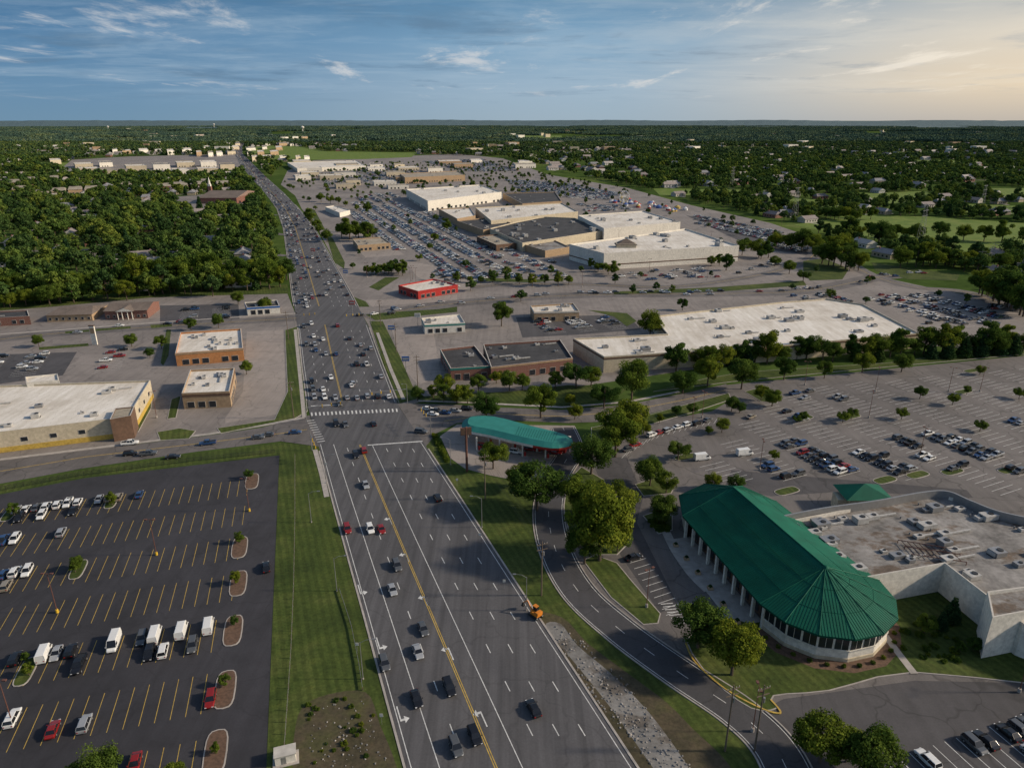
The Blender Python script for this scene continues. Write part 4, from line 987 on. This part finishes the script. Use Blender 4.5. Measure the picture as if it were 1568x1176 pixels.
# ================= street furniture =================
def lamp_mesh():
    mb=MB(); mb.tube((0,0,0),(0,0,9.5),.11,.07,'steel',7); mb.tube((0,0,9.3),(1.2,0,10),.05,.045,'steel',5); mb.tube((1.2,0,10),(2.6,0,10.1),.045,.04,'steel',5); mb.box((2.9,0,10.08),(.8,.32,.16),'steel'); mb.box((2.9,0,9.97),(.5,.24,.05),'lampglass'); mb.tube((0,0,0),(0,0,.3),.2,.2,'conc',8); return mb.build('street_lamp_mesh',link=False).data
def lot_lamp(base):
    mb=MB(); mb.tube((0,0,0),(0,0,.9),.35,.32,base,10); mb.tube((0,0,.9),(0,0,11),.11,.07,'rust',6)
    for s in (-1,1): mb.tube((0,0,10.9),(s*.7,0,10.95),.04,.04,'rust',4); mb.box((s*1.05,0,10.95),(.75,.5,.2),'rust')
    return mb.build('x',link=False).data
LM=lamp_mesh(); PLM=lot_lamp('yel'); PLM2=lot_lamp('conc')
def put(name,me,u,v,rot=0,s=1):
    x,y=G(u,v); o=bpy.data.objects.new(name,me); o.location=(x,y,.1); o.rotation_euler=(0,0,rot); o.scale=(s,s,s); COL.objects.link(o)
for u,v in ((806,935),(738,808),(690,712)): put('street_lamp',LM,u,v,math.pi-.1)
for u,v in ((516,905),(556,1040),(500,740),(477,800)): put('street_lamp',LM,u,v,.1)
for u,v in ((88,938),(382,783),(240,850),(20,1110)): put('car_park_lamp',PLM,u,v)
for u,v in ((1408,700),(1163,720),(1452,600),(1232,590),(1075,640),(990,930),(1152,1120),(1060,650),(1330,640),(1560,1060),(1340,600),(240,640),(1500,600)): put('car_park_lamp',PLM2,u,v,random.uniform(0,3))
for i in range(22):
    u=random.uniform(560,1200); v=random.uniform(330,440); put('car_park_lamp',PLM2,u,v,0,1)
def upole():
    mb=MB(); mb.tube((0,0,0),(0,0,15.5),.2,.12,'wood',8)
    for z in (14.6,13.2): mb.box((0,0,z),(2.8,.14,.16),'wood',RA)
    for x in (-1.25,-.6,.6,1.25): mb.tube((x*math.cos(RA),x*math.sin(RA),14.7),(x*math.cos(RA),x*math.sin(RA),15),.05,.05,'frame',6)
    mb.tube((.35,.2,11.4),(.35,.2,12.5),.24,.24,'steel',10); mb.tube((0,0,9),(.3,0,9.8),.03,.03,'steel',4); return mb.build('x',link=False).data
UP=upole(); up=[(1110,1150),(829,912),(743,765),(716,718),(640,596),(607,540),(583,500)]
for u,v in up: put('utility_pole',UP,u,v)
for u,v in ((450,640),(442,520),(1155,1150)): put('utility_pole',UP,u,v)
wr=MB(); base=[G(*p) for p in up]
for a,b in zip(base,base[1:]):
    for x in (-1.25,-.6,.6,1.25):
        ox,oy=x*math.cos(RA),x*math.sin(RA); prev=None
        for i in range(13):
            t=i/12; L=math.dist(a,b); z=15-4*.012*L*t*(1-t)
            p=(a[0]+(b[0]-a[0])*t+ox,a[1]+(b[1]-a[1])*t+oy,z)
            if prev: wr.tube(prev,p,.02,.02,'black',3)
            prev=p
wr.build('overhead_power_lines')
def signal(u,v,rot,L):
    x,y=G(u,v); mb=MB(); mb.tube((0,0,0),(0,0,7),.16,.12,'steel',8); mb.tube((0,0,6.3),(L,0,6.9),.1,.06,'steel',6)
    for t in (.45,.7,.95):
        cx=L*t; mb.box((cx,-.15,6.3),(.4,.3,1.15),'yel')
        for k in (-.33,0,.33): mb.tube((cx,-.3,6.3+k),(cx,-.42,6.3+k),.12,.13,'black',8)
    mb.tube((0,0,7),(0,0,8.5),.1,.07,'steel',6); mb.tube((0,0,8.5),(1.5,0,8.8),.05,.04,'steel',5); mb.box((1.8,0,8.8),(.7,.3,.15),'steel')
    o=mb.build('traffic_signal'); o.location=(x,y,.1); o.rotation_euler=(0,0,rot)
signal(624,618,math.pi+RA,15); signal(470,648,RA,14); signal(660,668,2.0,12); signal(478,690,-1.15,12)
signal(568,496,math.pi+RA,14); signal(452,500,RA,12)
x,y=G(715,722); mb=MB(); mb.tube((0,0,0),(0,0,16),.4,.35,'rust',10); mb.box((0,0,14.6),(3.6,.5,2.6),'rust',.2); mb.box((0,-.28,14.6),(3.2,.05,2.2),'brown',.2); o=mb.build('pole_sign'); o.location=(x,y,.1)
x,y=G(146,528); mb=MB(); mb.box((0,0,5),(2.6,.8,10),'wwall'); mb.box((0,-.42,7.5),(2.2,.06,3),'tan'); mb.box((0,0,10.2),(3,1.1,.4),'brown'); o=mb.build('pylon_sign'); o.location=(x,y,.1)
for u,v in ((622,570),(640,500),(600,520),(480,395),(530,430),(540,480)):
    x,y=G(u,v); mb=MB(); mb.tube((0,0,0),(0,0,6),.15,.15,'steel',6); mb.box((0,0,6.5),(3.4,.4,2.2),random.choice(['wwall','redp','bluep'])); mb.box((0,-.23,6.5),(2.8,.05,.9),'frame'); o=mb.build('pylon_sign'); o.location=(x,y,.1)
for u,v in ((772,902),(585,1110),(548,1000),(735,830),(500,720),(700,745)):
    x,y=G(u,v); mb=MB(); mb.tube((0,0,0),(0,0,2.6),.04,.04,'steel',5); mb.box((0,0,2.4),(.7,.04,.8),'frame'); mb.box((0,-.03,2.4),(.6,.02,.7),'wwall'); o=mb.build('road_sign'); o.location=(x,y,.1)
fn=MB()
fl=resample(GL([(-260,798),(0,752),(130,728),(300,706),(430,693)]),2.4)
for i,p in enumerate(fl):
    fn.box((p[0],p[1],.85),(.09,.09,1.5),'black')
    if i:
        for z in (.35,1.0,1.5): fn.tube((*fl[i-1],z),(*p,z),.03,.03,'black',4)
        for k in range(1,8):
            t=k/8; fn.box((fl[i-1][0]+(p[0]-fl[i-1][0])*t,fl[i-1][1]+(p[1]-fl[i-1][1])*t,.85),(.03,.03,1.3),'black')
fn.build('metal_fence')
fn=MB(); fl=resample(GL([(452,700),(452,800),(450,900),(446,1000),(440,1090),(434,1176),(430,1240)]),3)
for i,p in enumerate(fl):
    fn.tube((*p,0),(*p,1.4),.07,.07,'wood',5)
    if i:
        for z in (.5,.9,1.25): fn.tube((*fl[i-1],z),(*p,z),.012,.012,'steel',3)
fn.build('wire_fence')
fn=MB(); fl=resample(GL([(520,905),(538,960),(550,1020),(556,1060)]),2.5)
for i,p in enumerate(fl):
    fn.tube((*p,0),(*p,.9),.09,.09,'wood',6)
    if i: fn.box(((p[0]+fl[i-1][0])/2,(p[1]+fl[i-1][1])/2,.7),(math.dist(p,fl[i-1]),.06,.3),'steel',ang(fl[i-1],p))
fn.build('guard_rail')
x,y=G(438,1163); mb=MB(); mb.box((0,0,1.0),(3.6,2.2,2.0),'wwall',.3); mb.box((0,0,2.1),(3.9,2.5,.2),'frame',.3); mb.box((0,-1.13,.9),(.9,.06,1.6),'steel',.3); mb.box((0,0,.06),(4.6,3.2,.12),'conc',.3); o=mb.build('utility_shed'); o.location=(x,y,.1)
x,y=G(820,944); mb=MB()
for s in (-1,1):
    mb.box((0,s*.85,.4),(2.6,.45,.55),'black'); mb.tube((-1.3,s*1.07,.4),(-1.3,s*.63,.4),.28,.28,'black',10); mb.tube((1.3,s*1.07,.4),(1.3,s*.63,.4),.28,.28,'black',10)
mb.box((-.2,0,1.1),(2.4,1.7,.7),'orange'); mb.box((-1.1,0,1.6),(.9,1.6,.7),'orange'); mb.box((.35,-.4,1.9),(1.1,.9,1.3),'cglass'); mb.box((.35,-.4,2.6),(1.2,1.0,.1),'orange')
mb.tube((.8,.35,1.3),(2.4,.35,3.3),.2,.16,'orange',6); mb.tube((2.4,.35,3.3),(3.9,.35,1.9),.15,.12,'orange',6); mb.box((3.9,.35,1.4),(.7,.8,.8),'black',0,.6)
o=mb.build('mini_excavator'); o.location=(x,y,.1); o.rotation_euler=(0,0,2.3)
for rgn,box_,n,r0,r1 in ((GL([(470,1085),(555,1068),(600,1176),(470,1176)]),(462,600,1070,1176),110,.06,.22),(GL([(835,955),(865,955),(955,1040),(1060,1176),(1000,1176),(920,1085),(870,1010)]),(850,1060,960,1176),1500,.07,.26)):
    mb=MB()
    for i in range(n):
        u=random.uniform(box_[0],box_[1]);v=random.uniform(box_[2],box_[3]); x,y=G(u,v)
        if not pip([(x,y)],rgn)[0]: continue
        r=random.uniform(r0,r1); mb.box((x,y,.1+r*.3),(r*2,r*random.uniform(1,2),r),random.choice(['conc','gravel','gravel']),random.uniform(0,3),random.uniform(.5,.8))
    mb.build('rubble')
def isl(u,v,L,W,rot,mat='mulch'):
    c=Vector(G(u,v)); pts=[]
    for i in range(16):
        t=2*math.pi*i/16; sx=math.copysign(abs(math.cos(t))**.6,math.cos(t))*W/2; sy=math.copysign(abs(math.sin(t))**.6,math.sin(t))*L/2
        pts.append((c.x+sx*math.cos(rot)-sy*math.sin(rot),c.y+sx*math.sin(rot)+sy*math.cos(rot)))
    grassy(pts,mat,.1,True,'parking_island')
for u,v in ((386,737),(367,838),(365,893),(357,965),(345,1055),(330,1152)): isl(u,v,11,4.2,.27)
for u,v in ((120,872),(171,768),(15,787),(40,1028)): isl(u,v,9,3.4,.27,'lawn')
for u,v in ((1230,640),(1303,638),(1050,700),(1458,722),(1405,727),(1545,720),(1475,600),(1488,568),(1205,752),(1355,735)): isl(u,v,9,4,.42+1.57,'lawn')
def shrub(u,v,s):
    x,y=G(u,v); o=bpy.data.objects.new('shrub',random.choice(NEAR['round'])); o.location=(x,y,-.3*s); o.scale=(s,s,s*.9); o.rotation_euler=(0,0,random.uniform(0,6)); COL.objects.link(o)
for _ in range(30): shrub(1010+random.uniform(-16,12),808+random.uniform(-12,6),1.8)
for i in range(24): t=i/23; shrub(665+t*20,668+t*40+random.uniform(-3,3),2.4)
for i in range(16): shrub(905+random.uniform(-8,40),700-random.uniform(0,20),2)
for i in range(26): shrub(1395+random.uniform(-20,90),975+random.uniform(-20,40),random.uniform(1.2,2.4))
for i in range(22): shrub(455+random.uniform(0,120),1075+random.uniform(-8,100),random.uniform(.7,1.6))
for i in range(16): a=math.pi*i/15; p=C0+(-EN*math.cos(a)-EA*math.sin(a))*16.4; o=bpy.data.objects.new('shrub',random.choice(NEAR['round'])); o.location=(p.x,p.y,-.2); o.scale=(1.3,)*3; COL.objects.link(o)
# travelling fair behind the mall
cols=[('tent_red',(.36,.06,.05)),('tent_blue',(.06,.12,.32)),('tent_white',(.6,.6,.58)),('tent_yellow',(.45,.32,.08)),('tent_white2',(.5,.5,.52))]
cm=[simple(n,c) for n,c in cols]
for i in range(26):
    u=random.uniform(935,1055); v=308+(u-935)*.13+random.uniform(-5,5); x,y=G(u,v); mb=MB(); r=random.uniform(2,4); m=random.choice(cm)
    mb.tube((0,0,0),(0,0,2.4),r,r,random.choice(cm),10); mb.tube((0,0,2.4),(0,0,4.6),r*1.1,.1,m,10); o=mb.build('fairground_tent'); o.location=(x,y,.1)
x,y=G(955,314); mb=MB()
for s in (-1,1):
    for i in range(16):
        t=2*math.pi*i/16;t2=t+2*math.pi/16; mb.tube((8*math.cos(t),s,11+8*math.sin(t)),(8*math.cos(t2),s,11+8*math.sin(t2)),.2,.2,cm[2],4); mb.tube((0,s,11),(8*math.cos(t),s,11+8*math.sin(t)),.12,.12,cm[2],4)
        if s>0: mb.box((8*math.cos(t),0,10.3+8*math.sin(t)),(1.6,1.6,1.6),random.choice(cm))
    mb.tube((0,s,11),(5,s*3,0),.3,.3,'steel',5); mb.tube((0,s,11),(-5,s*3,0),.3,.3,'steel',5)
o=mb.build('ferris_wheel'); o.location=(x,y,0); o.rotation_euler=(0,0,.5)
for u,v,s in ((464,205,1.3),(166,200,1),(328,196,1.2)):
    x,y=G(u,v); k=s; mb=MB(); mb.tube((0,0,0),(0,0,30*k),3*k,2.6*k,'wwall',12); pr=[(2.6,28),(7,31),(10,34),(11,37),(10,40),(7,43),(2,45)]
    for (r0,z0),(r1,z1) in zip(pr,pr[1:]): mb.tube((0,0,z0*k),(0,0,z1*k),r0*k,r1*k,'wwall',16)
    o=mb.build('water_tower'); o.location=(x,y,0)
def pylon():
    mb=MB(); Hh=36
    for sx in (-1,1):
        for sy in (-1,1): mb.tube((sx*3,sy*3,0),(sx*.6,sy*.6,Hh),.12,.08,'steel',4)
    for i in range(9):
        z0=Hh*i/9;z1=Hh*(i+1)/9; r0=3-2.4*i/9;r1=3-2.4*(i+1)/9
        for a,b in (((-1,-1),(1,-1)),((1,-1),(1,1)),((1,1),(-1,1)),((-1,1),(-1,-1))): mb.tube((a[0]*r0,a[1]*r0,z0),(b[0]*r1,b[1]*r1,z1),.06,.06,'steel',3)
    for z in (25,30,35): mb.box((0,0,z),(12,.3,.3),'steel')
    return mb.build('x',link=False).data
PY=pylon()
for u,v in ((1408,372),(1216,335),(1120,290),(1500,330)): put('electricity_pylon',PY,u,v,.7)
sb=MB()
for i in range(24):
    x,y=G(random.uniform(1500,1568),random.uniform(388,408)); sb.tube((x,y,0),(x,y,9),.2,.15,'steel',4); sb.box((x,y,8),(7,.25,.25),'steel',random.choice([0,1.57])); sb.box((x+3,y,1.4),(2.5,2,2.8),'steel')
sb.build('electrical_substation')
# ================= sky, light, camera =================
WS=.12
w=bpy.data.worlds.new('World'); S.world=w; w.use_nodes=True; nt=w.node_tree; bg=nt.nodes['Background']; bg.inputs[1].default_value=WS
sky=N(nt,'ShaderNodeTexSky',sky_type='NISHITA'); sky.sun_disc=False; sky.sun_elevation=SUN_EL; sky.sun_rotation=SUN_AZ; sky.air_density=1.1; sky.dust_density=1.5
tc=N(nt,'ShaderNodeTexCoord'); sp=N(nt,'ShaderNodeSeparateXYZ'); nt.links.new(tc.outputs['Generated'],sp.inputs[0])
def mr(v,a,b,c=0,d=1,interp='SMOOTHSTEP'):
    m=N(nt,'ShaderNodeMapRange',interpolation_type=interp); nt.links.new(v,m.inputs[0])
    for i,x in zip((1,2,3,4),(a,b,c,d)): m.inputs[i].default_value=x
    return m.outputs[0]
def mixc(f,a,b):
    m=N(nt,'ShaderNodeMix',data_type='RGBA')
    if isinstance(f,float): m.inputs[0].default_value=f
    else: nt.links.new(f,m.inputs[0])
    for i,x in ((6,a),(7,b)):
        if isinstance(x,tuple): m.inputs[i].default_value=(*x,1)
        else: nt.links.new(x,m.inputs[i])
    return m.outputs[2]
ez=mr(sp.outputs[2],0,.15,0,1,'LINEAR')
w1=mr(sp.outputs[0],-.55,.12); w2=mr(sp.outputs[0],.1,.6)
left=ramp(nt,ez,[(0,(.16,.28,.40)),(.25,(.14,.27,.42)),(.6,(.095,.22,.385)),(1,(.045,.14,.28))])
midc=ramp(nt,ez,[(0,(.34,.44,.52)),(.25,(.34,.46,.57)),(.6,(.22,.38,.54)),(1,(.10,.24,.40))])
right=ramp(nt,ez,[(0,(.54,.48,.41)),(.25,(.80,.66,.48)),(.6,(.74,.67,.56)),(1,(.36,.43,.48))])
base=mixc(w2,mixc(w1,left,midc),right)
ad=N(nt,'ShaderNodeMath',operation='ADD'); ad.inputs[1].default_value=.05; nt.links.new(sp.outputs[2],ad.inputs[0])
dv=N(nt,'ShaderNodeVectorMath',operation='DIVIDE'); nt.links.new(tc.outputs['Generated'],dv.inputs[0]); cb=N(nt,'ShaderNodeCombineXYZ')
for i in range(3): nt.links.new(ad.outputs[0],cb.inputs[i])
nt.links.new(cb.outputs[0],dv.inputs[1])
def cn(scale,stretch,det,off,rough=.62):
    mp=N(nt,'ShaderNodeMapping'); mp.inputs['Scale'].default_value=stretch; mp.inputs['Location'].default_value=off; nt.links.new(dv.outputs[0],mp.inputs[0])
    n=N(nt,'ShaderNodeTexNoise'); n.inputs['Scale'].default_value=scale; n.inputs['Detail'].default_value=det; n.inputs['Roughness'].default_value=rough; n.inputs['Distortion'].default_value=.3; nt.links.new(mp.outputs[0],n.inputs['Vector']); return n.outputs['Fac']
c1=mr(cn(.4,(1,1,0),9,(3,1,0),.66),.44,.7); c2=mr(cn(.85,(1.2,.45,0),10,(9,4,0),.66),.55,.7); c4=mr(cn(1.4,(.5,1.3,0),8,(2,8,0),.6),.5,.7)
vis=mr(sp.outputs[2],.012,.05)
def mth(op,a,b):
    m=N(nt,'ShaderNodeMath',operation=op)
    for i,x in enumerate((a,b)):
        if isinstance(x,float): m.inputs[i].default_value=x
        else: nt.links.new(x,m.inputs[i])
    return m.outputs[0]
warm=mr(sp.outputs[0],.0,.6)
veil=mixc(warm,(.38,.50,.61),(.82,.74,.61))
puff=mixc(warm,(.66,.67,.68),(.95,.86,.72))
dark=mixc(warm,(.12,.21,.32),(.40,.43,.45))
def lay(base,c,k,col): return mixc(mth('MULTIPLY',mth('MULTIPLY',c,k),vis),base,col)
base=lay(base,c1,.5,veil)
base=lay(base,mr(cn(.6,(1,1,0),7,(1,7,0)),.52,.7),.7,dark)
base=lay(base,c4,.3,veil)
base=lay(base,c2,.72,puff)
sc=N(nt,'ShaderNodeVectorMath',operation='SCALE'); sc.inputs[3].default_value=1/WS; nt.links.new(base,sc.inputs[0])
fin=mixc(mr(sp.outputs[2],.14,.4),sc.outputs[0],sky.outputs[0])
nt.links.new(fin,bg.inputs[0])
sd=bpy.data.lights.new('sun','SUN'); sd.energy=4.4; sd.angle=math.radians(3.0); sd.color=(1,.85,.66)
so=bpy.data.objects.new('sun',sd); COL.objects.link(so)
dv_=Vector((math.sin(SUN_AZ)*math.cos(SUN_EL),math.cos(SUN_AZ)*math.cos(SUN_EL),math.sin(SUN_EL))); so.rotation_euler=dv_.to_track_quat('Z','Y').to_euler()
cd=bpy.data.cameras.new('camera'); cam=bpy.data.objects.new('camera',cd); COL.objects.link(cam); cam.location=(0,0,H); cam.rotation_euler=(math.pi/2-PT,0,0)
cd.sensor_width=36; cd.lens=F/1568*36; cd.clip_start=1; cd.clip_end=120000; S.camera=cam
S.view_settings.view_transform='Standard'; S.view_settings.look='None'; S.view_settings.exposure=0
print('objs',len(bpy.data.objects))
